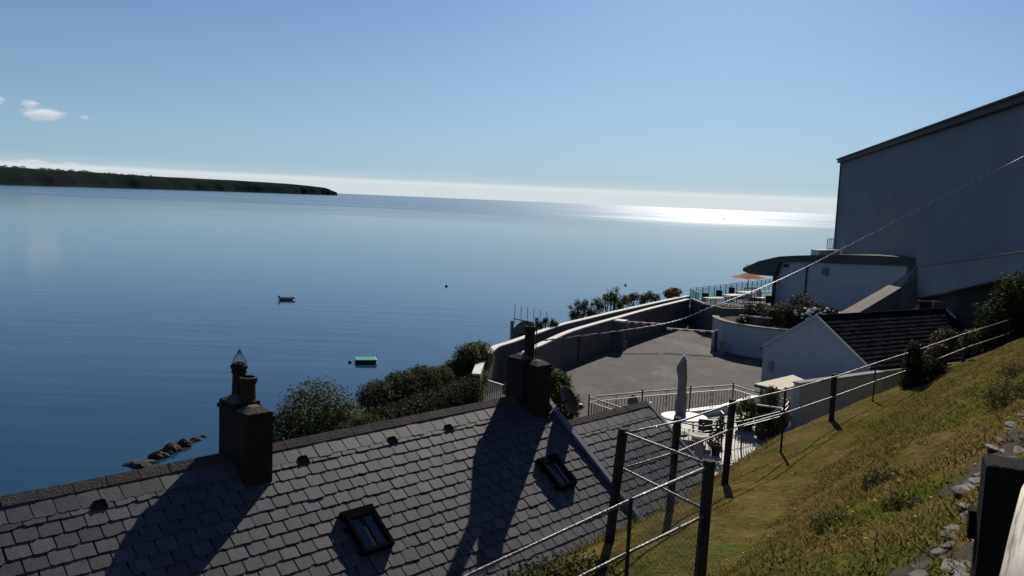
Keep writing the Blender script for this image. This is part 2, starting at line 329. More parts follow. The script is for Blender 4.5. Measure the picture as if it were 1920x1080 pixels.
# ------------------------------------------------------------------ terrain, lofted along the hillside (u runs along the fence, v away from the road)
UA = R(43.3); UX, UY = math.sin(UA), math.cos(UA)
def uv2xy(u, v): return (UX*u-UY*v, UY*u+UX*v)
def xy2uv(x, y): return (UX*x+UY*y, -UY*x+UX*y)
CURVES = [   # each: (u, v, z) stations
 [(-20, -16, 24.9), (160, -16, 25.5)],
 [(-20, .0, 24.38), (3, 1.0, 24.38), (6.5, 1.35, 24.38), (8.2, 1.52, 24.36), (20, 2.6, 24.2), (30, 3.6, 23.9), (45, 5, 23.6), (160, 9, 25)],
 [(-20, 1.4, 23.8), (3, 2.1, 23.75), (8.2, 2.8, 23.45), (14, 3.8, 23.2), (20, 4.5, 23.05), (30, 5.2, 22.9), (45, 6, 22.9), (160, 11, 24)],
 [(-20, 3.0, 22.3), (0, 3.8, 22.1), (9, 4.55, 21.80), (12.5, 5.5, 21.50), (16.8, 6.36, 21.40), (21.3, 6.87, 21.50), (26.2, 7.15, 21.72), (32.4, 7.2, 21.95), (45, 7.6, 22), (160, 14, 22)],
 [(-20, 5.4, 21.4), (8, 6.5, 21.5), (9.3, 6.75, 21.4), (14.6, 7.81, 20.78), (20.4, 8.2, 21.0), (24.9, 8.0, 21.35), (30.3, 8.04, 21.40), (45, 8.4, 21.5), (160, 20, 21)],
 [(-20, 7.4, 20.2), (6, 7.9, 20.2), (9.3, 8.2, 20.35), (14, 8.8, 20.15), (17, 9.3, 20.2), (20, 9.6, 20.35), (24, 9.6, 20.45), (27, 9.5, 20.55), (30, 9.3, 20.8), (34, 8.8, 21.0), (45, 9.2, 21.0), (160, 24, 20)],
 [(-20, 9.0, 18.6), (14, 9.5, 18.5), (17, 10.3, 18.3), (19, 11.0, 18.05), (22, 11.4, 18.0), (30, 11.2, 18.0), (36, 10.2, 18.3), (44, 10.8, 19.0), (60, 14, 19.5), (160, 30, 19)],
 [(-20, 17.0, 15.6), (14, 17.3, 16.8), (19, 17.5, 18.05), (45, 20, 18.05), (70, 26, 18.05), (160, 50, 18)],
 [(-20, 19, 15.0), (5, 19.5, 15.6), (14, 20.8, 16.9), (21, 23, 18.0), (25.6, 26.5, 18.05), (33, 29.5, 18.05), (44, 32.2, 18.05), (53, 34, 18.05), (66, 36.0, 18.05), (80, 35, 18), (160, 35, 18)],
 [(-20, 26, 5.0), (15, 28.5, 6.0), (30, 36, 6.0), (60, 43, 6.5), (80, 42, 6), (160, 42, 6)],
 [(-20, 35, -2.5), (15, 38, -2.5), (30, 46, -2.5), (60, 53, -2.5), (80, 50, -2.5), (160, 50, -2.5)],
]
def cat_interp(c, u):
    a = np.array(c); return np.interp(u, a[:, 0], a[:, 1]), np.interp(u, a[:, 0], a[:, 2])
def ground_z(x, y):
    u, v = xy2uv(x, y); vv = []; zz = []
    for c in CURVES:
        a, b = cat_interp(c, u); vv.append(float(a)); zz.append(float(b))
    return float(np.interp(v, vv, zz))
def build_terrain():
    us = np.concatenate([np.arange(-20, 2, 1.0), np.arange(2, 36, .22), np.arange(36, 78.1, 1.5)]); sub = [3, 6, 14, 14, 10, 6, 3, 4, 6, 6]
    rows_v, rows_z = [], []
    cv = [cat_interp(c, us) for c in CURVES]
    for i in range(len(CURVES)-1):
        for k in range(sub[i]):
            t = k/sub[i]; rows_v.append(cv[i][0]*(1-t)+cv[i+1][0]*t); rows_z.append(cv[i][1]*(1-t)+cv[i+1][1]*t)
    rows_v.append(cv[-1][0]); rows_z.append(cv[-1][1])
    V = np.array(rows_v); Z = np.array(rows_z); Uu = np.tile(us, (len(V), 1))
    for _ in range(3): Z[1:-1] = .25*Z[:-2]+.5*Z[1:-1]+.25*Z[2:]
    n1 = np.sin(Uu*1.7+V*2.1)*np.sin(Uu*.9-V*1.3)*.045+np.sin(Uu*4.1+V*3.3+1)*np.sin(V*5.2-Uu*2.7)*.022+np.sin(Uu*9+V*3)*np.sin(V*11-Uu*4)*.010
    rough = np.interp(V-np.interp(us, [a[0] for a in CURVES[3]], [a[1] for a in CURVES[3]]), [-2.5, -.2, .6, 3, 8, 20], [2.2, 1.8, .35, .35, .3, .0])
    Z = Z+n1*rough
    X = UX*Uu-UY*V; Y = UY*Uu+UX*V; nr, nc = V.shape
    v = np.stack([X, Y, Z], 2).reshape(-1, 3); i, j = np.meshgrid(np.arange(nr-1), np.arange(nc-1), indexing='ij'); a = (i*nc+j).ravel()
    f = np.stack([a, a+1, a+nc+1, a+nc], 1); o = raw_mesh('hillside', v, f, 'ground', smooth=True); tag(o, kind='structure'); o['label'] = 'grassy hillside falling from the road to the sea'
    return us, V, Z
TU, TV, TZ = build_terrain()
def terrain_z(u, v):
    # vectorised lookup on the built grid
    iu = np.clip(np.searchsorted(TU, u)-1, 0, len(TU)-2); fu = np.clip((u-TU[iu])/(TU[iu+1]-TU[iu]), 0, 1); z = np.empty(len(u))
    for k in range(len(u)):
        vc = TV[:, iu[k]]*(1-fu[k])+TV[:, iu[k]+1]*fu[k]; zc = TZ[:, iu[k]]*(1-fu[k])+TZ[:, iu[k]+1]*fu[k]
        z[k] = np.interp(v[k], vc, zc)
    return z
def gz(x, y): u, v = xy2uv(x, y); return float(terrain_z(np.array([u]), np.array([v]))[0])

# sea, road, terrace, lane, patio
b = MB(); b.poly([(-150000, -2000, 0), (150000, -2000, 0), (150000, 150000, 0), (-150000, 150000, 0)]); tag(b.build('sea', 'sea'), kind='structure')
T0 = 18.13     # level of the tarmac terrace
INNER = [(.66, 34.85), (1.02, 36.24), (1.32, 37.0), (2.66, 40.73), (3.91, 43.40), (6.24, 47.82), (8.59, 52.25), (12.15, 58.47)]
OUTER = [(-1.15, 30.08), (-1.12, 31.27), (-1.03, 33.02), (-.64, 35.82), (.03, 37.38), (1.10, 39.97), (2.54, 43.38), (4.15, 46.28), (5.99, 49.60), (8.06, 53.14), (10.45, 57.21), (12.58, 60.64)]
b = MB(); b.poly([(x, y, T0) for x, y in [(-1.1, 28.6), (2.2, 26), (4.8, 22.6), (12, 26), (35, 44), (35, 64), (14.5, 64)] + OUTER[::-1]]); tag(b.build('terrace', 'tarmac'), kind='structure')
RAILP = [(2.94, 30.09), (5.04, 31.35), (7.05, 32.38), (8.94, 33.32), (9.67, 31.96), (10.38, 30.87), (9.52, 29.12), (7.78, 27.54), (6.28, 26.63), (5.63, 27.05), (4.00, 28.61)]
b = MB(); b.prism([(5.6, 22.8), (12.4, 26), (12.4, 31), (9.7, 32.0), (8.94, 33.25), (7.05, 32.3), (5.04, 31.27), (2.97, 30.05)], T0-.3, T0+.045); tag(b.build('patio', 'paving'), kind='structure')
b = MB(); b.poly([(*uv2xy(-20, -15.9), 24.93), (*uv2xy(-20, -1.0), 24.43), (*uv2xy(3, .0), 24.43), (*uv2xy(8, .4), 24.43), (*uv2xy(20, 1.4), 24.36), (*uv2xy(45, 3.5), 23.75), (*uv2xy(45, -15.9), 25.1)][::-1]); tag(b.build('road', 'road'), kind='structure')

# ------------------------------------------------------------------ headland
HS = [(-2600, 2600, 110), (-2179, 3000, 100), (-2317, 3850, 92), (-2440, 4800, 96), (-2490, 6000, 101), (-2450, 7000, 96), (-2412, 7600, 106), (-2228, 8800, 112), (-2140, 9300, 108), (-2085, 9650, 92), (-2050, 9850, 46)]
def build_headland():
    n = 260; a = np.array(HS, float); t = np.linspace(0, len(HS)-1, n); bx = np.interp(t, range(len(HS)), a[:, 0]); by = np.interp(t, range(len(HS)), a[:, 1]); bh = np.interp(t, range(len(HS)), a[:, 2])
    prof = [(60, -.05), (0, 0), (-8, .30), (-25, .58), (-60, .76), (-140, .86), (-350, .95), (-700, 1.0), (-1500, .9)]
    taper = np.interp(t, [0, len(HS)-3.5, len(HS)-1], [1, 1, .12]); V = []
    for k, (off, hh) in enumerate(prof):
        wob = 0 if k == 0 else 16*np.sin(t*5+k*.3)+6*np.sin(t*17+k*.5)+2*np.sin(t*41+k)
        V.append(np.stack([bx+off*taper+wob*taper*(k < 6), by+rng.normal(0, 3, n)*0, np.maximum(bh*hh+(0 if k < 2 else 1.5*np.sin(t*9+k*2)+.7*rng.normal(size=n)), -3)], 1))
    V = np.array(V); i, j = np.meshgrid(np.arange(len(prof)-1), np.arange(n-1), indexing='ij'); q = (i*n+j).ravel(); f = np.stack([q, q+1, q+n+1, q+n], 1)
    o = raw_mesh('headland', V.reshape(-1, 3), f, 'headland'); tag(o, 'long dark headland with cliffs across the bay', kind='structure')
    o.data.materials.append(M['fields']); mi = np.where(i.ravel() >= 5, 1, 0); o.data.polygons.foreach_set('material_index', mi.astype(np.int32))
    # hedgerow trees along the skyline
    bl = []
    for _ in range(150):
        tt = random.random()**1.5*4.3+1.0; x = np.interp(tt, range(len(HS)), a[:, 0])-random.uniform(560, 760); yv = np.interp(tt, range(len(HS)), a[:, 1]); h = np.interp(tt, range(len(HS)), a[:, 2]); r = random.uniform(4, 11)
        bl.append((x, yv, h*.995+r*.4, r*1.9, r*1.9, r*.9))
    tag(leaves('hedgerow', bl, 5000, 4.0, 'leaf_dark'), 'line of small dark trees on the headland skyline', 'hedgerow', kind='stuff')
build_headland()

# ------------------------------------------------------------------ clouds
def cloud(label, c, r):
    me = bpy.data.meshes.new('cloud'); import bmesh; bm = bmesh.new(); bmesh.ops.create_icosphere(bm, subdivisions=2, radius=1); bm.to_mesh(me); bm.free()
    me.materials.append(M['cloud']); o = bpy.data.objects.new('cloud', me); COL.objects.link(o); o.location = c; o.scale = r
    tag(o, label, 'cloud', 'small clouds over the headland'); return o
cloud('largest white puffy cloud above the headland', (-6620, 12000, 945), (430, 200, 130))
cloud('small puff standing on top of the largest cloud', (-6790, 12000, 1080), (190, 120, 75))
cloud('tiny faint cloud right of the largest cloud', (-6033, 12000, 924), (90, 70, 50))
cloud('cloud scrap cut by the left edge of the picture', (-7215, 12000, 1110), (120, 90, 90))
cloud('low flat cloud just above the headland trees, left one', (-6769, 12000, 285), (300, 120, 55))
cloud('low flat cloud just above the headland trees, right one', (-6230, 12000, 275), (180, 100, 50))

# ------------------------------------------------------------------ cottages
HA = R(46.7); PIT = R(36.5); CP, SP = math.cos(PIT), math.sin(PIT)
HO = Vector((-6.70, 11.00, 16.0)); RIDGE = 5.73
def hmtx(): return Matrix.Translation(HO) @ Matrix.Rotation(HA, 4, 'Z')
HM = hmtx()
def slate_meshes():
    res = []
    for k in range(8):
        n = 7; w = .1405; L_ = .36; b = MB(); th = .014
        xs = [-w+2*w*i/(n-1) for i in range(n)]; ys = [-L_+random.uniform(-.006, .006) for _ in xs]
        ys[0] += random.choice((0, .006, .018)); ys[-1] += random.choice((0, .006, .018))
        if k in (3, 6): j = random.randrange(1, n-1); ys[j] += .022
        top = [(-w, 0), *[(x, y) for x, y in zip(xs, ys)], (w, 0)]
        b.prism(top, 0, th); me_o = b.build('slate', 'slate'); me = me_o.data; bpy.data.objects.remove(me_o); res.append(me)
    return res
SLATES = slate_meshes(); EXPO, SW = .225, .297
def project(p):
    d = p-cam.location; k = d.dot(FW)
    if k < .1: return None
    return 960+1600*d.dot(RC)/k, 540-1600*d.dot(UC)/k, k
def slate_roof(parent, x0, x1, ridge, smax, skip=(), limit=300, teeth=(False, False)):
    items = []
    for i in range(int(smax/EXPO)+1):
        s0 = .06+i*EXPO-.14 if i else .06
        off = (i % 2)*SW/2; k = int(math.floor((x0-off)/SW))
        while True:
            xa, xb = off+k*SW, off+(k+1)*SW; k += 1
            if xa >= x1: break
            if teeth[0] and (xa+xb)/2 < x0 or teeth[1] and (xa+xb)/2 >= x1: continue
            a = xa if teeth[0] else max(xa, x0); bb = xb if teeth[1] else min(xb, x1)
            if bb-a < .04: continue
            cx = (a+bb)/2; sb = s0+.36
            if any(sx0 < cx < sx1 and sy0 < sb-.11 < sy1 for sx0, sx1, sy0, sy1 in skip): continue
            m = Matrix.Translation((cx+random.uniform(-.003, .003), -s0*CP-.016*SP, ridge-s0*SP+.016*CP)) @ Matrix.Rotation(PIT, 4, 'X') @ Matrix.Rotation(R(-3.0+random.uniform(-.4, .3)), 4, 'X') @ Matrix.Rotation(R(random.gauss(0, .5)), 4, 'Z') @ Matrix.Rotation(R(random.gauss(0, .45)), 4, 'Y') @ Matrix.Diagonal(((bb-a)/SW*.985, 1, 1, 1))
            if random.random() < .03: m = m @ Matrix.Translation((0, random.uniform(-.03, -.01), .004)) @ Matrix.Rotation(R(random.uniform(-3, 3)), 4, 'Z')
            w = HM @ Vector((cx, -sb*CP, ridge-sb*SP)); pr = project(w)
            vis = pr and -25 < pr[0] < 1945 and -25 < pr[1] < 1100
            items.append((vis, 1/pr[2] if pr else 0, m))
    items.sort(key=lambda t: (not t[0], -t[1])); left = MB()
    for n, (vis, q, m) in enumerate(items):
        me = random.choice(SLATES)
        if vis and n < limit: inst(me, 'slate', parent, m)
        else:
            base = len(left.v); left.v += [tuple(m @ vv.co) for vv in me.vertices]
            for pl in me.polygons: left.face(tuple(base+q_ for q_ in pl.vertices))
    if left.f: tag(left.build('slate_courses', 'slate', parent), kind='stuff')
def gable_house(name, label, x0, x1, ridge, skip=(), half=3.0, vents=(), teeth=(False, False)):
    t = thing(name, label, 'house', HO, HA); ev = ridge-half*math.tan(PIT)
    b = MB(); b.prism([(x0+.05, -half+.25), (x1-.05, -half+.25), (x1-.05, half-.25), (x0+.05, half-.25)], -.6, ev+.1)
    for xx in (x0+.05, x1-.05):
        s_ = .2 if xx < (x0+x1)/2 else -.2
        pts = [(-half+.25, ev+.1), (half-.25, ev+.1), (0, ridge-.12)]
        A = [(xx, p[0], p[1]) for p in pts]; B = [(xx+s_, p[0], p[1]) for p in pts]; b.poly(A); b.poly(B[::-1])
        for i in range(3): b.poly([A[i], A[(i+1) % 3], B[(i+1) % 3], B[i]])
    b.build('wall', 'white_render', t)
    # roof deck, near and far slopes
    b = MB(); e = half+.3; ez = ridge-e*math.tan(PIT); th = .08
    for sgn in (-1, 1):
        b.hexa([(x0, sgn*e, ez-th), (x1, sgn*e, ez-th), (x1, 0, ridge-th), (x0, 0, ridge-th), (x0, sgn*e, ez), (x1, sgn*e, ez), (x1, 0, ridge), (x0, 0, ridge)])
    roof = b.build('roof', 'felt', t)
    slate_roof(roof, x0, x1, ridge, e/CP, skip, teeth=teeth)
    # far slope, seen by nobody from the road: plain courses
    b = MB()
    for i in range(int(e/CP/EXPO)):
        s1 = (i+1)*EXPO; s0 = i*EXPO
        b.hexa([(x0, s0*CP, ridge-s0*SP+.01), (x1, s0*CP, ridge-s0*SP+.01), (x1, s1*CP, ridge-s1*SP+.02), (x0, s1*CP, ridge-s1*SP+.02), (x0, s0*CP, ridge-s0*SP+.02), (x1, s0*CP, ridge-s0*SP+.02), (x1, s1*CP, ridge-s1*SP+.035), (x0, s1*CP, ridge-s1*SP+.035)])
    tag(b.build('far_slates', 'slate', roof), kind='stuff')
    # ridge tiles
    x = x0; 
    while x < x1-.02:
        L_ = min(.46, x1-x); h = .17; z = ridge+.055+random.uniform(-.004, .004); b = MB(); ty = .02
        for sg in (-1, 1):
            b.hexa([(x+.006, sg*h*CP, z-h*SP-ty), (x+L_-.006, sg*h*CP, z-h*SP-ty), (x+L_-.006, 0, z-ty), (x+.006, 0, z-ty), (x+.006, sg*h*CP, z-h*SP+.004), (x+L_-.006, sg*h*CP, z-h*SP+.004), (x+L_-.006, 0, z+.006), (x+.006, 0, z+.006)])
        b.build('ridge_tile', 'ridge', roof); x += L_
    for vx, vs_ in vents:
        b = MB(); mtx = Matrix.Translation((vx, -vs_*CP, ridge-vs_*SP)) @ Matrix.Rotation(PIT, 4, 'X')
        b.box((0, 0, .040), (.13, .10, .03)); b.box((-.075, -.005, .04), (.02, .135, .045)); b.box((.075, -.005, .04), (.02, .135, .045)); b.box((0, .062, .04), (.13, .02, .045)); b.box((0, -.06, .037), (.13, .015, .04))
        o = b.build('roof_vent', 'frame_black', t); o.matrix_local = mtx
    return t
def skylight(t, x0, x1, s0, s1, ridge, two=True):
    mtx = Matrix.Translation(((x0+x1)/2, -(s0+s1)/2*CP, ridge-(s0+s1)/2*SP)) @ Matrix.Rotation(PIT, 4, 'X'); w, h = x1-x0, s1-s0; b = MB(); H = .135
    for sx_ in (-1, 1): b.box((sx_*(w/2-.035), 0, H/2-.01), (.07, h, H+.04))
    for sy_ in (-1, 1): b.box((0, sy_*(h/2-.035), H/2-.01), (w-.145, .07, H+.035))
    if two: b.box((0, 0, H-.012), (.022, h-.15, .035))
    b.box((0, h/2+.045, H*.55), (w+.06, .11, .10))
    o = b.build('skylight', 'frame_black', t, bevel=.006); o.matrix_local = mtx
    g = MB(); g.box((0, 0, H-.05), (w-.15, h-.15, .012)); g.build('glass', 'glass_dark', o)
def pot(b, c, prof, n=14): b.lathe(prof, c, n)
def chimney(t, blocks, top_pots, ridge):
    b = MB()
    for (cx, cy, w, d, z0, z1) in blocks:
        b.cur = 0; b.box((cx, cy, (z0+z1)/2), (w, d, z1-z0)); b.box((cx, cy, z1-.10), (w+.05, d+.05, .07))
        b.cur = 1; hw, hd = w/2, d/2
        b.hexa([(cx-hw, cy-hd, z1), (cx+hw, cy-hd, z1), (cx+hw, cy+hd, z1), (cx-hw, cy+hd, z1), (cx-hw*.35, cy-hd*.35, z1+.09), (cx+hw*.35, cy-hd*.35, z1+.09), (cx+hw*.35, cy+hd*.35, z1+.09), (cx-hw*.35, cy+hd*.35, z1+.09)])
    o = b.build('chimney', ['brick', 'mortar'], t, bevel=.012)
    for (c, prof, m) in top_pots:
        p = MB(); p.lathe(prof, c, 16); p.build('chimney_pot', m, o, smooth=False)
    return o

cott_a = gable_house('cottage', 'slate-roofed cottage at the left edge, left of the chimney with the wire cage', -6.0, 3.35, RIDGE, vents=((1.15, .42),), teeth=(False, True))
cott_b = gable_house('cottage', 'slate-roofed cottage between the two chimneys with small roof windows', 3.35, 10.72, RIDGE,
                     skip=((4.50, 5.15, 1.75, 2.62), (9.28, 9.82, 1.80, 2.50)), vents=((4.45, .42), (6.35, .42), (7.75, .42)), teeth=(True, False))
skylight(cott_b, 4.53, 5.12, 1.70, 2.42, RIDGE); skylight(cott_b, 9.27, 9.80, 1.74, 2.42, RIDGE)
# raised gable parapet at the end of the row
b = MB(); e = 3.35
for x0, x1, up, m_ in ((10.73, 10.86, .13, 0),):
    for sg in (-1, 1):
        b.hexa([(x0, sg*e, RIDGE-e*math.tan(PIT)-.5), (x1, sg*e, RIDGE-e*math.tan(PIT)-.5), (x1, 0, RIDGE-.5), (x0, 0, RIDGE-.5), (x0, sg*e, RIDGE-e*math.tan(PIT)+up), (x1, sg*e, RIDGE-e*math.tan(PIT)+up), (x1, 0, RIDGE+up), (x0, 0, RIDGE+up)])
b.build('gable_parapet', 'lead', cott_b)
POT_A = [(.14, 0), (.15, .04), (.125, .07), (.115, .30), (.135, .33), (.15, .36), (.15, .42), (.11, .43), (.10, .30)]
POT_B = [(.13, 0), (.13, .04), (.115, .06), (.105, .40), (.125, .42), (.125, .45), (.11, .46), (.14, .50), (.14, .53), (.10, .58), (.07, .58), (.07, .5)]
ch = chimney(cott_b if False else cott_a, [(3.50, .06, .46, .50, 4.6, 6.60), (3.50, -.38, .46, .42, 4.6, 6.50)],
             [((3.52, .12, 6.62), POT_B, 'terracotta_dark'), ((3.54, -.13, 6.58), POT_A, 'terracotta_dark')], RIDGE)
b = MB()
for k in range(10):
    a = 2*math.pi*k/10; b.tube([(3.52+.12*math.cos(a), .12+.12*math.sin(a), 7.19), (3.52+.012*math.cos(a), .12+.012*math.sin(a), 7.40)], .004, 4)
b.tube([(3.52, .12, 7.36), (3.52, .12, 7.42)], .02, 6)
b.build('wire_cage', 'wire', ch)
POT_C = [(.12, 0), (.13, .05), (.115, .08), (.11, .62), (.125, .64), (.125, .70), (.10, .71), (.09, .5)]
POT_D = [(.10, 0), (.11, .04), (.09, .07), (.085, .30), (.10, .32), (.10, .36), (.08, .37), (.07, .3)]
chimney(cott_b, [(10.20, .0, .46, .50, 4.6, 6.60), (10.30, -.36, .46, .42, 4.4, 6.50)],
        [((10.32, -.08, 6.60), POT_C, 'terracotta_dark')], RIDGE)
# lower extension
ext = gable_house('cottage_extension', 'lower slate roof stepping down at the right-hand end of the cottages', 10.90, 15.05, RIDGE-.86, half=2.9)
b = MB(); rz = RIDGE-.86
for sg in (-1, 1):
    b.hexa([(15.05, sg*3.2, rz-3.2*math.tan(PIT)-.2), (15.16, sg*3.2, rz-3.2*math.tan(PIT)-.2), (15.16, 0, rz-.2), (15.05, 0, rz-.2), (15.05, sg*3.2, rz-3.2*math.tan(PIT)+.07), (15.16, sg*3.2, rz-3.2*math.tan(PIT)+.07), (15.16, 0, rz+.07), (15.05, 0, rz+.07)])
b.build('verge', 'lead', ext)

# TV aerial and dish on the cottage chimney
def hl(p): return HM @ Vector(p)
def aerial(name, label, a, b_, n, up, dn, mastz, m='iron', r=.006):
    a, b_ = Vector(a), Vector(b_); t = thing(name, label, 'aerial', a); q = b_-a
    MB().tube([(0, 0, 0), q], r*1.8, 6).build('boom', m, t)
    for k in range(n):
        c = q*((k+.15)/n); MB().tube([c+Vector((0, 0, -dn*(1-.1*k))), c+Vector((0, 0, up))], r, 5).build('element', m, t)
    mp = q*.62; MB().tube([mp+Vector((0, 0, .06)), mp+Vector((0, 0, -mastz))], r*2.2, 6).build('mast', m, t); return t
aerial('tv_aerial', 'comb-like TV aerial with upright rods above the chimney by the gate', (.06, 17.85, 23.53), (.88, 18.3, 23.33), 6, .31, .12, .75)
t = thing('satellite_dish', 'dark satellite dish fixed beside the gable chimney', 'satellite dish', (1.36, 18.75, 21.62))
b = MB(); n = 20; D = Vector((.80, .52, .30)).normalized(); X_, U_ = frame(D)
rings = []
for rr, dd in ((.001, -.06), (.12, -.05), (.22, -.015), (.285, .02), (.29, .03)):
    rings.append([Vector((0, 0, 0))+X_*rr*math.cos(2*math.pi*j/n)+U_*rr*1.12*math.sin(2*math.pi*j/n)+D*dd for j in range(n)])
base = 0
for rg in rings: b.v += [tuple(p) for p in rg]
for i in range(len(rings)-1):
    for j in range(n): b.face((i*n+j, i*n+(j+1) % n, (i+1)*n+(j+1) % n, (i+1)*n+j))
o = b.build('dish', 'dish', t, smooth=True); sm = o.modifiers.new('solid', 'SOLIDIFY'); sm.thickness = .012
MB().tube([U_*-.3, U_*-.3+D*.28], .010, 6).build('feed_arm', 'iron', t)
MB().box(tuple(U_*-.28+D*.30), (.07, .09, .10)).build('receiver', 'iron', t)
MB().tube([D*-.05, D*-.2+Vector((-.1, -.05, -.05)), (-.42, -.5, -.22)], .022, 6).build('bracket', 'iron', t)
# phone cable, two twisted strands sagging from a pole up the road to the gable chimney
t = thing('phone_cable', 'twisted phone cable slung from upper right down to the gable chimney', 'cable', (.55, 18.3, 23.2))
CAB = [(.62, 18.20, 23.01), (3.44, 19.30, 23.34), (4.72, 20.20, 23.66), (6.75, 22.00, 24.18), (8.95, 24.00, 24.89), (11.95, 26.20, 26.06), (15.24, 28.00, 27.48), (16.97, 29.00, 28.21), (21.37, 31.00, 30.25)]
def cabpt(s_):
    # parabola-like through measured points (piecewise smooth)
    k = min(int(s_), len(CAB)-2); f = s_-k; p = [Vector(CAB[max(0, min(len(CAB)-1, k+d))]) for d in (-1, 0, 1, 2)]
    return .5*((2*p[1])+(p[2]-p[0])*f+(2*p[0]-5*p[1]+4*p[2]-p[3])*f*f+(3*p[1]-p[0]-3*p[2]+p[3])*f**3)
O_ = Vector((.55, 18.3, 23.2))
for ph, m_ in ((0, 'iron'), (math.pi, 'white_paint')):  # white strand carries the sunlit dashes of the cable in its colour
    pts = []
    for k in range(1401):
        s_ = k/1400*(len(CAB)-1); c = cabpt(min(s_, len(CAB)-1.0001)); d = (cabpt(min(s_+.01, len(CAB)-1.00005))-c)
        x, u = frame(d if d.length > 1e-6 else Vector((1, 1, .4))); L_ = s_*2.9; a = 2*math.pi*L_/.36+ph
        pts.append(c+(x*math.cos(a)+u*math.sin(a))*.0075-O_)
    MB().tube(pts, .0085, 4).build('cable_strand', m_, t)

# ------------------------------------------------------------------ lawn fences
def fence_post(t, x, y, top, w, lean=(0, 0), m='timber_dark'):
    z0 = gz(x, y)-.35; b = MB(); n = 8; pts = []
    for k in range(5):
        f = k/4; pts.append((x+lean[0]*(1-f), y+lean[1]*(1-f), z0+(top-z0)*f))
    b.tube(pts, [w*.52*(1+.07*random.uniform(-1, 1)) for _ in pts], n); b.build('post', m, t)
def rail(t, pts, r=.017): MB().tube(pts, r, 7).build('rail', 'galv', t, smooth=True)
def netting(t, a, b_, h0, h1, cell=.075, r=.0016):
    a, b_ = Vector(a), Vector(b_); L_ = (b_-a).length; d = (b_-a)/L_; mb = MB(); H = h1-h0; k = -H
    while k < L_:
        for sg in (1, -1):
            x0, x1 = max(k, 0), min(k+H, L_)
            if x1 <= x0: continue
            z0, z1 = (x0-k), (x1-k)
            if sg < 0: z0, z1 = H-z0, H-z1
            mb.tube([a+d*x0+Vector((0, 0, h0+z0)), a+d*x1+Vector((0, 0, h0+z1))], r, 3, cap=False)
        k += cell
    tag(mb.build('netting', 'wire', t), kind='stuff')
f1 = thing('lawn_fence', 'timber post and pipe rail fence running along the lawn edge to the far bush', 'fence')
FP = [(1.60, 11.40, 22.94), (2.74, 13.40, 22.63), (4.30, 16.00, 22.38), (5.95, 18.0, 22.24), (7.94, 20.50, 22.11), (9.62, 22.1, 22.22), (11.31, 23.50, 22.38), (14.86, 27.60, 22.38), (17.6, 29.9, 22.62)]
for (x, y, z_), w, ln in zip(FP, (.13, .12, .135, .05, .13, .04, .14, .12, .06), ((-.14, -.1), (-.04, 0), (-.05, 0), (0, 0), (.02, 0), (0, 0), (0, 0), (0, 0), (0, 0))):
    fence_post(f1, x, y, z_+.03, w, ln)
off = Vector((.07, -.07, 0))
rail(f1, [Vector(p)+off for p in FP]); rail(f1, [Vector((p[0], p[1], p[2]-.49))+off for p in FP])
for i in (0, 1): netting(f1, (FP[i][0], FP[i][1], 0), (FP[i+1][0], FP[i+1][1], 0), 21.75, FP[i+1][2]-.02)
f2 = thing('corner_fence', 'near pipe rail fence turning the corner around the thick post', 'fence')
fence_post(f2, 2.19, 8.90, 23.33, .125, (-.03, 0)); fence_post(f2, 1.25, 8.10, 23.16, .04); fence_post(f2, -.35, 7.0, 22.75, .05)
for dz in (0, -.50):
    a = Vector((1.66, 11.34, 22.93+dz)); c = Vector((2.14, 8.93, 23.29+dz)); rail(f2, [a+Vector((-.03, .05, 0)), a+Vector((-.055, .01, .0)), a+Vector((-.03, -.06, .01)), c])
    rail(f2, [Vector((2.16, 8.85, 23.27+dz*1.08)), Vector((1.25, 8.10, 23.14+dz*1.08)), Vector((-.22, 7.30, 22.70+dz*1.1)), Vector((-1.9, 6.2, 22.2+dz*1.1))])
netting(f2, (1.62, 11.4, 0), (2.19, 8.9, 0), 21.9, 23.0); netting(f2, (2.19, 8.9, 0), (1.25, 8.1, 0), 22.0, 23.1)

# roadside railing: black post, bracket and bleached rail beside the camera
t = thing('roadside_railing', 'black timber post with bleached round handrail at the right edge beside the road', 'railing', (1.282, 2.04, 24.38), R(-24))
MB().box((0, .0, .495), (.19, .12, 1.07)).build('post', 'timber_black', t, bevel=.008)
MB().box((-.100, .075, .84), (.022, .05, .075)).build('bracket', 'timber_black', t, bevel=.004)
A = Vector((1.24, 1.90, 25.375)); d = (Vector((.91, 1.40, 25.40))-A).normalized(); b = MB()
b.tube([(0, 0, 0), (0, 0, .3), (0, 0, .6), (0, 0, .95)], [.050, .051, .050, .049], 24); o = b.build('handrail', 'weathered_wood', t, smooth=True)
bpy.context.view_layer.update(); o.matrix_local = t.matrix_world.inverted() @ Matrix.Translation(A) @ d.to_track_quat('Z', 'Y').to_matrix().to_4x4()

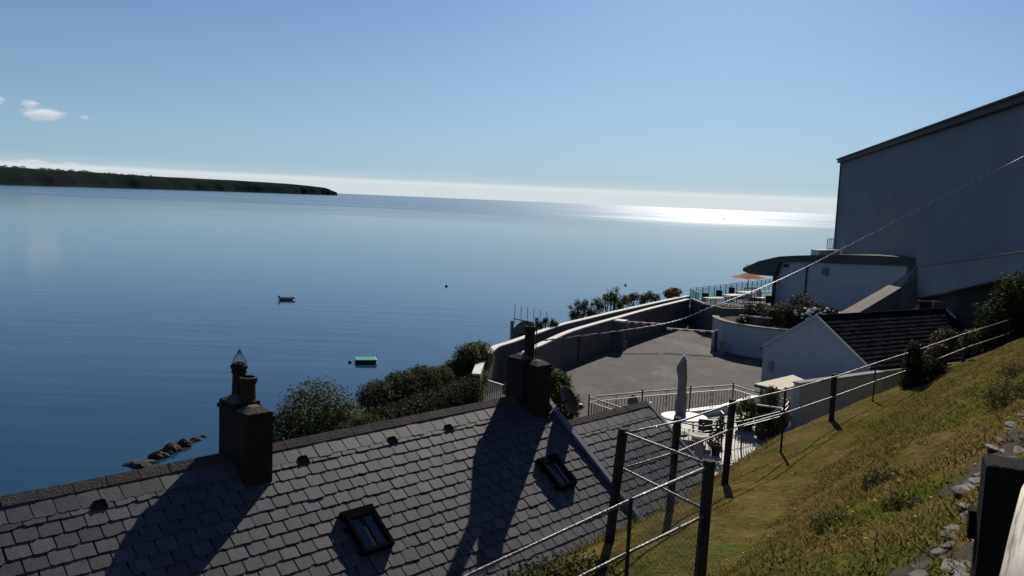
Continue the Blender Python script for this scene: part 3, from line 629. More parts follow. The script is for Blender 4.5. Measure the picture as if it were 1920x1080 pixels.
# stone edging of the road: flat stones set in earth
t = thing('stone_edging', 'rough flat stones set in earth along the road edge', 'stone wall', (2.6, 4.6, 24.3))
O_ = Vector((2.6, 4.6, 24.3))
def stone_mesh(k):
    n = random.choice((6, 7, 8)); a0 = random.random()*6; b = MB(); pts = []
    for j in range(n):
        a = a0+2*math.pi*j/n+random.uniform(-.25, .25); rr = random.uniform(.75, 1.1); pts.append((rr*math.cos(a), rr*math.sin(a)*.62))
    m = len(b.v); top = [(p[0]*.86, p[1]*.86, .9+random.uniform(-.12, .12)) for p in pts]
    b.v += [(p[0], p[1], -1) for p in pts]+[(p[0]*1.03, p[1]*1.03, .35) for p in pts]+top+[(random.uniform(-.2, .2), random.uniform(-.1, .1), .9)]
    for j in range(n):
        q = (j+1) % n; b.face((j, q, n+q, n+j)); b.face((n+j, n+q, 2*n+q, 2*n+j)); b.face((2*n+j, 2*n+q, 3*n))
    o = b.build('stone', 'stone'); me = o.data; bpy.data.objects.remove(o); return me
STM = [stone_mesh(k) for k in range(9)]
b = MB(); pe = [(1.1, 2.4), (1.62, 3.2), (2.02, 3.73), (2.40, 4.24), (3.37, 5.77), (4.45, 7.16), (6.3, 9.3), (8.3, 11.9)]; m_ = []
for i in range(len(pe)):
    a_, c_ = Vector(pe[max(i-1, 0)]), Vector(pe[min(i+1, len(pe)-1)]); d_ = (c_-a_).normalized(); n_ = Vector((d_.y, -d_.x)); p_ = Vector(pe[i])
    for w_ in (-.34, .05, .5, .95): q_ = p_+n_*w_; b.v.append((q_.x-O_.x, q_.y-O_.y, gz(q_.x, q_.y)+.012-O_.z))
for i in range(len(pe)-1):
    for k in range(3): b.face((i*4+k, i*4+k+1, i*4+k+5, i*4+k+4))
b.build('earth_bed', 'soil', t)
SE = [(1.55, 3.1), (1.94, 3.73), (2.32, 4.24), (3.29, 5.77), (4.37, 7.16), (6.2, 9.3), (8.2, 11.9)]
for i in range(len(SE)-1):
    a, c = Vector(SE[i]), Vector(SE[i+1]); L_ = (c-a).length; d = (c-a)/L_; nn = Vector((d.y, -d.x)); k = 0
    while k < L_:
        for row in range(6):
            p = a+d*(k+random.uniform(-.05, .05))+nn*(-.01+row*.14+random.uniform(-.05, .05))
            if random.random() < .12: continue
            s_ = random.uniform(.05, .105)*random.choice((1, 1, 1.4)); z_ = gz(p.x, p.y)
            m = Matrix.Translation(Vector((p.x, p.y, z_+random.uniform(.004, .018)))-O_) @ Matrix.Rotation(random.uniform(-.5, .5)+1.0, 4, 'Z') @ Matrix.Rotation(random.gauss(.05, .09), 4, 'X') @ Matrix.Rotation(random.gauss(0, .09), 4, 'Y') @ Matrix.Diagonal((s_*1.25, s_, random.uniform(.005, .009), 1))
            inst(random.choice(STM), 'stone', t, m)
        k += .19

# ------------------------------------------------------------------ terrace walls, gate, barriers
def smooth_line(p, k=4):
    r = []
    for i in range(len(p)-1):
        q = [Vector(p[max(0, min(len(p)-1, i+d))]) for d in (-1, 0, 1, 2)]
        for j in range(k):
            f = j/k; v = .5*((2*q[1])+(q[2]-q[0])*f+(2*q[0]-5*q[1]+4*q[2]-q[3])*f*f+(3*q[1]-q[0]-3*q[2]+q[3])*f**3); r.append((v.x, v.y))
    r.append(tuple(p[-1])); return r
t = thing('terrace_wall', 'curved inner wall of the tarmac terrace with pale coping', 'wall', (2.66, 40.7, T0))
def rel(p, o): return [(q[0]-o[0], q[1]-o[1]) for q in p]
ln = smooth_line(INNER); MB().strip(rel(ln, (2.66, 40.7)), .28, -.3, 1.60).build('wall', 'wall_render', t); MB().strip(rel(ln, (2.66, 40.7)), .31, 1.60, 1.66).build('coping', 'coping', t)
t = thing('cliff_wall', 'outer curved cliff-edge wall with pale coping above the sea', 'wall', (2.54, 43.4, T0))
ln = smooth_line(OUTER); MB().strip(rel(ln, (2.54, 43.4)), .28, -1.2, 1.60).build('wall', 'wall_render', t); MB().strip(rel(ln, (2.54, 43.4)), .31, 1.60, 1.66).build('coping', 'coping', t)
# timber gate across the lane
g0, g1 = Vector((.12, 42.2, T0)), Vector((1.30, 43.6, T0)); gd = (g1-g0).normalized(); ga = math.atan2(gd.y, gd.x)
t = thing('timber_gate', 'tall brown timber gate with arched top and dark sign behind the chimney', 'gate', g0, ga)
MB().box((-.06, 0, .95), (.12, .12, 1.95)).build('post', 'timber_brown', t); MB().box((1.9, 0, .95), (.12, .12, 1.95)).build('post', 'timber_brown', t)
for k in range(15):
    x = .06+k*.125; h = 1.45+.35*math.sin(math.pi*min(1, (k+.5)/15)); MB().box((x, 0, h/2+.05), (.112, .025, h)).build('board', 'timber_brown', t)
for z_ in (.3, 1.25): MB().box((.92, .03, z_), (1.85, .03, .10)).build('rail', 'timber_brown', t)
MB().box((.72, -.03, 1.08), (.46, .02, .24)).build('sign_plate', 'iron', t)
# white picket fence at the lane mouth
PK = smooth_line([(-1.22, 33.24), (-.75, 32.6), (-.25, 32.0), (.14, 31.48)], 6)
t = thing('picket_fence', 'short curved pale picket fence between the clipped hedge and the chimney', 'fence', (-.5, 32.2, 18.0))
for k in range(0, len(PK)):
    x, y = PK[k][0]+.5, PK[k][1]-32.2; MB().box((x, y, .40), (.075, .02, 1.15), R(-50)).build('picket', 'white_paint', t)
MB().strip(rel(PK, (-.5, 32.2)), .06, .97, 1.03).build('rail', 'white_paint', t); MB().strip(rel(PK, (-.5, 32.26)), .04, .05, .13).build('rail', 'white_paint', t)
# gate pillar
t = thing('gate_pillar', 'square rendered gate pillar with pale cap standing against the terrace wall', 'pillar', (6.05, 46.5, T0), R(-30))
MB().box((0, 0, .74), (.52, .52, 1.56)).build('shaft', 'wall_render', t); MB().box((0, 0, 1.56), (.66, .66, .09)).build('cap', 'coping', t); MB().box((0, -.1, .2), (.66, .70, .44)).build('plinth', 'wall_render', t)
def barrier(label, a, b_, hinge):
    a, b_ = Vector(a), Vector(b_); t = thing('barrier_arm', label, 'barrier', (a.x, a.y, T0), 0, 'barrier arms across the terrace'); n = 9
    for k in range(n):
        p, q = a.lerp(b_, k/n), a.lerp(b_, (k+1)/n); o = Vector((a.x, a.y, T0)); MB().beam(p-o, q-o, .05, .11).build('arm_band', 'white_paint' if k % 2 == 0 else 'red_paint', t)
    h = (b_ if hinge else a); MB().box((h.x-a.x, h.y-a.y, .55), (.16, .16, 1.3)).build('stand', 'fascia', t)
barrier('red and white barrier arm hinged beside the gate pillar', (6.42, 47.1, 19.55), (8.52, 47.4, 19.46), False)
barrier('red and white barrier arm reaching the curved white planter', (8.75, 47.3, 19.24), (11.45, 47.0, 19.21), True)
t = thing('bollard_light', 'slim bollard light with pale cap in front of the terrace wall', 'light', (3.45, 42.0, T0))
MB().tube([(0, 0, -.05), (0, 0, 1.30)], .03, 8).build('pole', 'iron', t); MB().lathe([(.09, 1.30), (.10, 1.33), (.04, 1.38)], n=10).build('cap', 'coping', t)

# ------------------------------------------------------------------ curved planter
pc = (15.6, 48.6); PR = 3.75
arc = [(pc[0]+PR*math.cos(a), pc[1]+PR*math.sin(a)) for a in np.linspace(R(165), R(350), 40)]
t = thing('curved_planter', 'curved white-rendered raised planter beside the terrace', 'planter', (*pc, T0))
MB().strip(rel(arc, pc), .3, -.2, 1.62).build('wall', 'white_render', t); MB().strip(rel(arc, pc), .40, 1.62, 1.70).build('coping', 'stone_coping', t)
MB().prism(rel([(pc[0]+(PR-.14)*math.cos(a), pc[1]+(PR-.14)*math.sin(a)) for a in np.linspace(0, 2*math.pi, 40)[:-1]], pc), -.2, 1.45).build('soil', 'soil', t)
MB().strip(rel([(12.9, 47.4), (14.3, 46.5)], pc), .25, 1.4, 2.02).build('inner_wall', 'wall_render', t)
MB().strip(rel([(12.85, 47.43), (14.35, 46.47)], pc), .32, 2.02, 2.08).build('inner_coping', 'coping', t)
MB().box((11.62-pc[0], 46.2-pc[1], .32), (.28, .3, .7)).build('foot', 'stone_coping', t)
def P(x, y, z, rx, ry=None, rz=None): return (x, y, z, rx, ry or rx, rz or rx*.8)
bush('shrub', 'tallest brownish shrub at the back of the curved planter', 'shrub', [P(16.4, 48.0, 20.7, .7, rz=.85), P(15.8, 48.2, 20.5, .7), P(17.1, 48.2, 20.5, .75)], 4200, .055, 'leaf_brown', (16.4, 48, 19.5), 'planter shrubs')
bush('shrub', 'grey-brown feathery shrub left of centre in the curved planter', 'shrub', [P(14.3, 46.9, 20.15, .65, rz=.65), P(15.0, 47.0, 20.4, .7, rz=.7), P(15.3, 46.7, 19.9, .6)], 4400, .05, 'leaf_brown', (14.9, 47.2, 19.5), 'planter shrubs')
def flower_bush(label, blobs, n, nf, base, fs=.07):
    t = bush('flowering_shrub', label, 'shrub', blobs, n, .06, 'leaf_dark', base, 'planter shrubs')
    for k in range(nf):
        c = random.choice(blobs); a = random.uniform(1.08*math.pi, 1.9*math.pi); e = random.uniform(.0, .9)
        p = Vector((c[0]+c[3]*math.cos(a)*math.cos(e)*1.0, c[1]+c[4]*math.sin(a)*math.cos(e)*1.0, c[2]+c[5]*math.sin(e)*1.02))-Vector(base)
        s_ = fs*random.uniform(.6, 1.25); MB().lathe([(s_*.2, -.4*s_), (s_*.9, -.2*s_), (s_, .1*s_), (s_*.6, .5*s_), (s_*.1, .62*s_)], p, 8).build('blossom', 'blossom', t)
flower_bush('dark glossy shrub with large white blooms behind the white gable', [P(15.8, 46.4, 20.3, .75, rz=.7), P(16.8, 46.6, 20.4, .8, rz=.62), P(17.7, 47.0, 20.35, .6, rz=.5)], 5600, 34, (17, 46.4, 19.4), .11)
flower_bush('low leafy plant with small white flowers at the left end of the curved planter', [P(13.4, 47.7, 20.2, .55, rz=.5), P(14.1, 47.9, 20.35, .55, rz=.5), P(12.85, 46.9, 19.9, .4, rz=.34)], 2600, 18, (13.6, 47.6, 19.4), .05)

# ------------------------------------------------------------------ raised dining terrace
DZ = 19.2
b = MB(); b.prism([(12.3, 58.6), (12.6, 55.0), (13.4, 53.2), (16.5, 53.6), (19, 51.5), (24, 50), (30, 60), (26, 76), (20.6, 71.2), (13.0, 61.9)], 16.5, DZ); tag(b.build('dining_terrace', 'wall_render'), kind='structure')
t = thing('terrace_parapet', 'dark rendered parapet along the front edge of the dining terrace', 'wall', (13.4, 53.3, DZ))
MB().strip(rel([(12.4, 58.3), (12.72, 55.1), (13.45, 53.4), (16.5, 53.8), (18.4, 52.2)], (13.4, 53.3)), .22, -.3, .60).build('wall', 'wall_render', t)
MB().strip(rel([(12.4, 58.3), (12.72, 55.1), (13.45, 53.4), (16.5, 53.8), (18.4, 52.2)], (13.4, 53.3)), .28, .60, .65).build('coping', 'stone_coping', t)
def glass_rail(name, label, pts, h, step, cat='railing'):
    t = thing(name, label, cat, (*pts[0], DZ)); o = Vector((*pts[0], DZ)); L_ = 0
    for i in range(len(pts)-1):
        a, c = Vector((*pts[i], DZ)), Vector((*pts[i+1], DZ)); n = max(1, round((c-a).length/step))
        for k in range(n+(i == len(pts)-2)):
            p = a.lerp(c, k/n)-o; MB().tube([p, p+Vector((0, 0, h))], .028, 6).build('post', 'teal', t)
            if k < n:
                q = a.lerp(c, (k+1)/n)-o; d = (q-p).normalized(); MB().hexa([p+d*.06+Vector((0, 0, .1)), q-d*.06+Vector((0, 0, .1)), q-d*.06+Vector((.012, -.01, .1)), p+d*.06+Vector((.012, -.01, .1)), p+d*.06+Vector((0, 0, h-.08)), q-d*.06+Vector((0, 0, h-.08)), q-d*.06+Vector((.012, -.01, h-.08)), p+d*.06+Vector((.012, -.01, h-.08))]).build('pane', 'teal_glass', t)
        MB().tube([a-o+Vector((0, 0, h)), c-o+Vector((0, 0, h))], .024, 6).build('rail', 'teal', t)
    return t
glass_rail('terrace_railing', 'teal railing along the sea edge of the dining terrace', [(12.95, 58.9), (12.98, 61.76), (16.7, 66.4), (20.42, 70.94), (23.2, 74.6)], 1.02, .95)
def cafe_table(label, x, y, rz, w=1.5, m='cream'):
    t = thing('terrace_table', label, 'table', (x, y, DZ), rz, 'dining terrace tables')
    MB().box((0, 0, .74), (w, .85, .05)).build('table_top', m, t, bevel=.01)
    for sx_ in (-1, 1):
        for sy_ in (-1, 1): MB().box((sx_*(w/2-.1), sy_*.33, .36), (.06, .06, .72)).build('leg', 'timber_dark', t)
def chair(label, x, y, rz, m='hull_grey', dz=DZ, group='dining terrace chairs'):
    t = thing('terrace_chair', label, 'chair', (x, y, dz), rz, group)
    MB().box((0, 0, .44), (.46, .44, .05)).build('seat', m, t); MB().box((0, .21, .72), (.46, .045, .46)).build('backrest', m, t)
    for sx_ in (-1, 1):
        for sy_ in (-1, 1): MB().box((sx_*.2, sy_*.19, .21), (.04, .04, .42)).build('leg', 'timber_dark', t)
cafe_table('pale table nearest the left corner of the dining terrace', 13.98, 58.3, R(30), 1.6)
cafe_table('second pale table along the dining terrace railing', 15.88, 60.9, R(40), 1.5, 'coping')
cafe_table('bright yellowish table in front of the red parasol', 17.52, 63.6, R(40), 1.5)
cafe_table('farthest table directly under the red parasol', 18.9, 66.9, R(40), 1.2, 'coping')
for k, (x, y, a, m, lb) in enumerate(((14.7, 57.6, 2.4, 'hull_grey', 'grey chair at the near side of the first pale terrace table'), (13.4, 59.2, -.6, 'timber_dark', 'dark chair on the sea side of the first pale terrace table'),
        (16.8, 60.2, 2.4, 'hull_grey', 'grey chair at the near side of the second terrace table'), (15.0, 61.8, -.6, 'timber_dark', 'dark chair on the sea side of the second terrace table'),
        (18.4, 62.8, 2.2, 'white_plastic', 'white chair right of the bright yellowish terrace table'), (16.6, 64.5, -.6, 'timber_dark', 'dark chair on the sea side of the yellowish terrace table'),
        (19.2, 61.0, 2.0, 'hull_grey', 'grey chair standing alone near the pavilion post'), (18.1, 59.6, 2.6, 'hull_dark', 'dark chair standing alone before the pavilion'))):
    chair(lb, x, y, a, m)
def slat_bench(label, x, y, rz):
    t = thing('slatted_bench', label, 'bench', (x, y, DZ+.12), rz, 'benches at the terrace edge')
    for k in range(9): MB().box((-.7+k*.175, .2, .68), (.07, .03, .50)).build('back_slat', 'white_paint', t)
    for k in range(3): MB().box((0, -.15+k*.14, .42), (1.55, .11, .03)).build('seat_slat', 'timber_dark', t)
    for sx_ in (-1, 1): MB().box((sx_*.72, 0, .22), (.06, .45, .42)).build('leg', 'timber_dark', t)
slat_bench('bench with white upright slats at the left end of the terrace edge', 13.2, 55.6, R(200)); slat_bench('bench with white upright slats nearer the curved planter', 14.6, 55.3, R(195))
t = thing('sun_parasol', 'open coral-red sun parasol over the dining terrace', 'parasol', (18.85, 68.0, DZ))
b = MB(); n = 8; rr = 1.42
b.v += [(0, 0, 1.93)]+[(rr*math.cos(2*math.pi*(k+.5)/n), rr*math.sin(2*math.pi*(k+.5)/n), 1.48) for k in range(n)]+[(rr*.93*math.cos(2*math.pi*(k)/n), rr*.93*math.sin(2*math.pi*k/n), 1.50) for k in range(n)]
for k in range(n): b.face((0, 1+(k-1) % n, 1+n+k)); b.face((0, 1+n+k, 1+k))
b.build('canopy', 'fabric_red', t); MB().tube([(0, 0, 0), (0, 0, 1.98)], .03, 8).build('pole', 'timber_brown', t)
for k in range(n):
    a = 2*math.pi*(k+.5)/n; MB().tube([(0, 0, 1.60), (rr*.96*math.cos(a), rr*.96*math.sin(a), 1.46)], .012, 4).build('rib', 'timber_brown', t)
MB().lathe([(.28, 0), (.28, .08), (.05, .1)], n=12).build('base', 'fascia', t)

# ------------------------------------------------------------------ pavilion, hotel, stair
t = thing('pavilion', 'white single-storey pavilion with dark curved roof below the hotel', 'building', (18.7, 60, DZ))
po = Vector((18.7, 60, DZ))
wl = [(18.72, 60.1), (20.05, 57.9), (20.95, 56.0), (22.2, 53.2), (23.35, 50.6)]
fl = [(p[0]-po.x, p[1]-po.y) for p in wl]; back = [(p[0]+7-po.x, p[1]+3-po.y) for p in wl]
MB().prism(fl[::-1]+back, 0, 0.1).build('floor_slab', 'wall_render', t)
b = MB()
for i in range(len(fl)-1):
    zt = [22.62, 22.72, 22.88, 23.05, 23.22]; a, c = fl[i], fl[i+1]
    b.hexa([(a[0], a[1], -1), (c[0], c[1], -1), (c[0]+.3, c[1]+.13, -1), (a[0]+.3, a[1]+.13, -1), (a[0], a[1], zt[i]-DZ), (c[0], c[1], zt[i+1]-DZ), (c[0]+.3, c[1]+.13, zt[i+1]-DZ), (a[0]+.3, a[1]+.13, zt[i]-DZ)])
a, c = (fl[0][0]+.02, fl[0][1]+.02), (fl[0][0]+7, fl[0][1]+3); b.hexa([(a[0], a[1], -1), (c[0], c[1], -1), (c[0], c[1]+.3, -1), (a[0], a[1]+.3, -1), (a[0], a[1], 3.4), (c[0], c[1], 3.4), (c[0], c[1]+.3, 3.4), (a[0], a[1]+.3, 3.4)])
b.build('wall', 'white_render', t)
# curved roof: front edge sweeps from the low tip back to the hotel
fr = [(16.73, 62.0, 21.82, 21.62), (16.95, 61.4, 22.05, 21.52), (17.45, 60.8, 22.45, 21.46), (18.35, 59.8, 22.84, 21.50), (18.60, 59.6, 22.92, 22.50), (19.4, 58.6, 23.08, 22.66), (21.0, 55.4, 23.42, 22.84), (22.4, 52.4, 23.60, 23.02), (23.7, 49.6, 23.68, 23.18), (24.4, 48.4, 23.72, 23.22)]
b = MB(); n = len(fr); dpt = [(1.2, 3.5), (2.5, 4), (4, 4.4), (6, 4.6), (6, 4.6), (6, 4), (6, 3.5), (5, 3), (4, 2.5), (3, 2)]
for i, (x, y, zt, zb) in enumerate(fr):
    q = Vector((x, y, 0))-Vector((po.x, po.y, DZ)); dx, dy = dpt[i]; b.v += [(q.x, q.y, zb+q.z), (q.x, q.y, zt+q.z), (q.x+dx, q.y+dy, zt+.05+q.z), (q.x+dx, q.y+dy, zb+q.z)]
for i in range(n-1):
    o = 4*i; b.cur = 0; b.face((o, o+4, o+5, o+1)); b.cur = 1; b.face((o+1, o+5, o+6, o+2)); b.cur = 0; b.face((o+2, o+6, o+7, o+3)); b.face((o+3, o+7, o+4, o))
b.cur = 0; b.face((0, 1, 2, 3)); e = 4*(n-1); b.face((e+3, e+2, e+1, e)); b.build('curved_roof', ['fascia', 'roof_felt'], t)
MB().box((18.45-po.x, 59.9-po.y, 1.2), (.22, .22, 2.5)).build('corner_post', 'fascia', t)
def on_wall(i, f, z_): a, c = Vector(wl[i]), Vector(wl[i+1]); p = a.lerp(c, f)+Vector((-.06, -.03)); return (p.x-po.x, p.y-po.y, z_-DZ), math.atan2(c.y-a.y, c.x-a.x)
for i, f, z_, sz, nm, m_ in ((0, .28, 22.3, (.42, .05, .2), 'sign_plate', 'hull_dark'), (1, .75, 22.2, (.5, .05, .45), 'window', 'glass_dark'), (0, .98, 21.4, (.10, .06, 1.9), 'drainpipe', 'fascia'), (0, .98, 22.4, (.28, .12, .22), 'wall_lamp', 'fascia')):
    c, a = on_wall(i, f, z_); MB().box(c, sz, a).build(nm, m_, t)
# hotel block
hc = Vector((30.0, 80.0)); hd = Vector((-math.sin(R(12.1)), -math.cos(R(12.1)))); he = hc+hd*48.6; hn = Vector((math.cos(R(12.1)), -math.sin(R(12.1))))
t = thing('hotel', 'big blank pale-grey hotel side wall rising at the right', 'building', (hc.x, hc.y, 15.0)); EZ = 16.05
pl = [Vector((0, 0)), he-hc, he-hc+hn*22, hn*22]
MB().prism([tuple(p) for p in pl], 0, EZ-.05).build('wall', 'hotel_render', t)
b = MB(); o1, o2 = -hd*.35-hn*.30, hd*.3-hn*.30; rp_ = [pl[0]+o1, pl[1]+o2, pl[2]+hn*.4, pl[3]+hn*.4-hd*.35]
b.prism([tuple(p) for p in rp_], EZ-.28, EZ); b.build('roof_fascia', 'fascia', t)
rp2 = [p+(Vector((0, 0))) for p in (pl[0]-hd*.45-hn*.42, pl[1]-hn*.42, pl[2]+hn*.5, pl[3]+hn*.5-hd*.45)]; b = MB(); b.prism([tuple(p) for p in rp2], EZ+.002, EZ+.09); b.build('roof', 'roof_felt', t)
q = (he-hc)*.957; MB().box((q.x+.1, q.y, EZ+.32), (.5, .5, .55)).build('roof_upstand', 'fascia', t)
q = pl[0]-hn*.08+hd*.25; MB().tube([(q.x, q.y, 6.5), (q.x, q.y, EZ-.3)], .06, 8).build('drainpipe', 'fascia', t)
t = thing('balcony_railing', 'small teal balcony railing at the foot of the hotel corner', 'railing', (27.3, 74.5, 22.9))
for k in range(5): MB().tube([(k*.28, k*.32, 0), (k*.28, k*.32, .95)], .03, 6).build('post', 'teal', t)
MB().tube([(0, 0, .95), (1.12, 1.28, .95)], .03, 6).build('rail', 'teal', t); MB().tube([(0, 0, .1), (1.12, 1.28, .1)], .02, 6).build('rail', 'teal', t)
MB().strip([(-1.2, -.5), (1.3, 1.4)], .8, -1.6, -.01).build('slab', 'coping', t)
# outside stair and ramp parapet climbing to the road
t = thing('stair_parapet', 'sloping rendered stair parapet climbing right below the hotel', 'stair', (17.3, 44, DZ)); so = Vector((17.3, 44, DZ))
sp_ = [(16.85, 42.9, 20.92), (21.1, 46.9, 22.22), (22.6, 47.0, 23.35), (21.6, 41.5, 23.95), (19.8, 34.0, 24.72), (18.9, 30.6, 25.05)]
pts = [(p[0]-so.x, p[1]-so.y) for p in sp_]; zt = [p[2]-so.z for p in sp_]; hw = [2.0, 2.3, 1.8, 1.5, 1.05, 1.0]
MB().strip(pts, .75, [z_-h_ for z_, h_ in zip(zt, hw)], [z_-.06 for z_ in zt]).build('wall', 'grey_render', t)
MB().strip(pts, .84, [z_-.055 for z_ in zt], zt).build('coping', 'stone_coping', t)
for k in range(14):
    f = k/14; p = Vector(sp_[0]).lerp(Vector(sp_[1]), f)-so; MB().box((p.x+.75, p.y+.95, p.z-1.25+.0), (.34, 1.3, .32), R(-36)).build('step', 'stone_coping', t)
# low pale ledge walls between pavilion and stair
t = thing('ledge_wall', 'low ledge wall with pale top in front of the pavilion', 'wall', (18.5, 51, DZ))
lw = [(-3.4, -.6), (-2.0, -.5), (.2, .7), (1.7, -.5), (3.2, -2.2)]
MB().strip(lw, .45, -.9, .95).build('wall', 'wall_render', t); MB().strip(lw, .6, .95, 1.02).build('coping', 'coping', t)
t = thing('paved_landing', 'pale paved landing at the foot of the stair parapet', 'landing', (18.9, 46.6, DZ))
MB().prism([(-1.5, .2), (-.6, -1.4), (1.2, -1.0), (.9, 1.6), (-.8, 1.9)], -.8, .55).build('slab', 'stone_coping', t)
# added dark wall, its colour standing for the deep shade under the ramp
t = thing('ramp_shade_wall', 'dark wall added for the deep shade under the ramp beside the outbuilding', 'wall', (20.4, 38, 18))
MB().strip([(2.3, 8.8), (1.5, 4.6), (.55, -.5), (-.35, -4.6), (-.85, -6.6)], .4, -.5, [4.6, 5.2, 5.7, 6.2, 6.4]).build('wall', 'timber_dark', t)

# ------------------------------------------------------------------ white outbuilding
OA = R(32.1); oo = Vector((12.98, 36.07, 16.5)); t = thing('outbuilding', 'white gabled outbuilding with dark slate roof below the lawn', 'building', oo, OA)
HW, RZ, LL = 2.72, 5.14, 9.35; OP = math.atan(1.72/2.75); EVZ = RZ-HW*math.tan(OP); b = MB()
b.prism([(0, -HW), (LL, -HW), (LL, HW), (0, HW)], 0, EVZ-.02)
for x0, x1 in ((0, .3), (LL-.3, LL)):
    A = [(x0, -HW, EVZ-.02), (x0, HW, EVZ-.02), (x0, 0, RZ-.04)]; B = [(x1, *p[1:]) for p in A]; b.poly(A[::-1]); b.poly(B)
    for i in range(3): b.poly([A[i], A[(i+1) % 3], B[(i+1) % 3], B[i]])
b.build('wall', 'white_render', t)
b = MB()
for sg in (-1, 1):
    e = HW+.18; ez = RZ-e*math.tan(OP); b.hexa([(.02, sg*e, ez-.10), (LL+.1, sg*e, ez-.10), (LL+.1, 0, RZ-.10), (.02, 0, RZ-.10), (.02, sg*e, ez), (LL+.1, sg*e, ez), (LL+.1, 0, RZ), (.02, 0, RZ)])
rf = b.build('roof', 'felt', t)
b = MB(); sl = 3.25; nr = 13
for sg in (-1, 1):
    for i in range(nr):
        k = 0; off = (i % 2)*.17
        while k*.34-off < LL:
            xa, xb = max(.03, k*.34-off), min(LL+.08, k*.34-off+.335); k += 1
            if xb-xa < .05: continue
            s0, s1 = i*sl/nr, (i+1)*sl/nr+.02*random.random(); c, s_ = math.cos(OP), math.sin(OP); lift = .03+.012*random.random()
            p = lambda x, s, h: (x, sg*(s*c+h*s_), RZ-s*s_+h*c)
            b.hexa([p(xa, s0, .0), p(xb, s0, .0), p(xb, s1, lift-.014), p(xa, s1, lift-.014), p(xa, s0, .012), p(xb, s0, .012), p(xb, s1, lift), p(xa, s1, lift)])
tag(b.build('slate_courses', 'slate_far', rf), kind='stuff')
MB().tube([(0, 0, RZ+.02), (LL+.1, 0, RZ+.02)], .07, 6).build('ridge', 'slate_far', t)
b = MB()
for sg in (-1, 1):
    e = HW+.2; ez = RZ-e*math.tan(OP); b.hexa([(LL+.08, sg*e, ez-.12), (LL+.2, sg*e, ez-.12), (LL+.2, 0, RZ-.12), (LL+.08, 0, RZ-.12), (LL+.08, sg*e, ez+.07), (LL+.2, sg*e, ez+.07), (LL+.2, 0, RZ+.07), (LL+.08, 0, RZ+.07)])
b.build('barge_board', 'white_paint', t)
b = MB()
for sg in (-1, 1):
    e = HW+.05; ez = RZ-e*math.tan(OP); b.hexa([(-.06, sg*e, ez-.10), (.06, sg*e, ez-.10), (.06, 0, RZ-.06), (-.06, 0, RZ-.06), (-.06, sg*e, ez+.06), (.06, sg*e, ez+.06), (.06, 0, RZ+.09), (-.06, 0, RZ+.09)])
b.build('gable_coping', 'white_render', t)
MB().tube([(0, -HW-.22, RZ-(HW+.22)*math.tan(OP)-.02), (LL, -HW-.22, RZ-(HW+.22)*math.tan(OP)-.02)], .06, 8).build('gutter', 'white_plastic', t)
MB().box((-.04, 2.2, 2.55), (.10, .26, .48)).build('meter_box', 'grey_render', t)
aerial('tv_aerial', 'small TV aerial on the far end of the outbuilding ridge', (19.6, 41.0, 22.03), (20.9, 41.15, 22.0), 8, .05, .05, .8, 'iron_lit', .009)
# flat cream roof of the store, garden wall
t = thing('flat_roof_store', 'low store with sunlit cream flat roof beside the patio', 'shed', (10.6, 33.2, T0))
sq = [(9.50, 32.44), (10.28, 31.56), (12.15, 33.55), (11.7, 34.6)]
MB().prism(rel([(9.75, 32.5), (10.32, 31.85), (11.95, 33.55), (11.6, 34.3)], (10.6, 33.2)), -.1, 1.12).build('wall', 'white_render', t)
MB().prism(rel(sq, (10.6, 33.2)), 1.12, 1.20).build('fascia', 'fascia', t); MB().prism(rel(sq, (10.6, 33.2)), 1.202, 1.24).build('flat_roof', 'cream', t)
t = thing('garden_wall', 'white-rendered garden wall between the patio railing and the lawn', 'wall', (12.6, 31.9, T0))
MB().strip(rel([(10.46, 30.42), (12.6, 31.9), (14.73, 33.37)], (12.6, 31.9)), .25, -.4, 1.72).build('wall', 'white_render', t)
MB().strip(rel([(10.43, 30.40), (12.6, 31.9), (14.76, 33.39)], (12.6, 31.9)), .32, 1.72, 1.78).build('coping', 'grey_render', t)

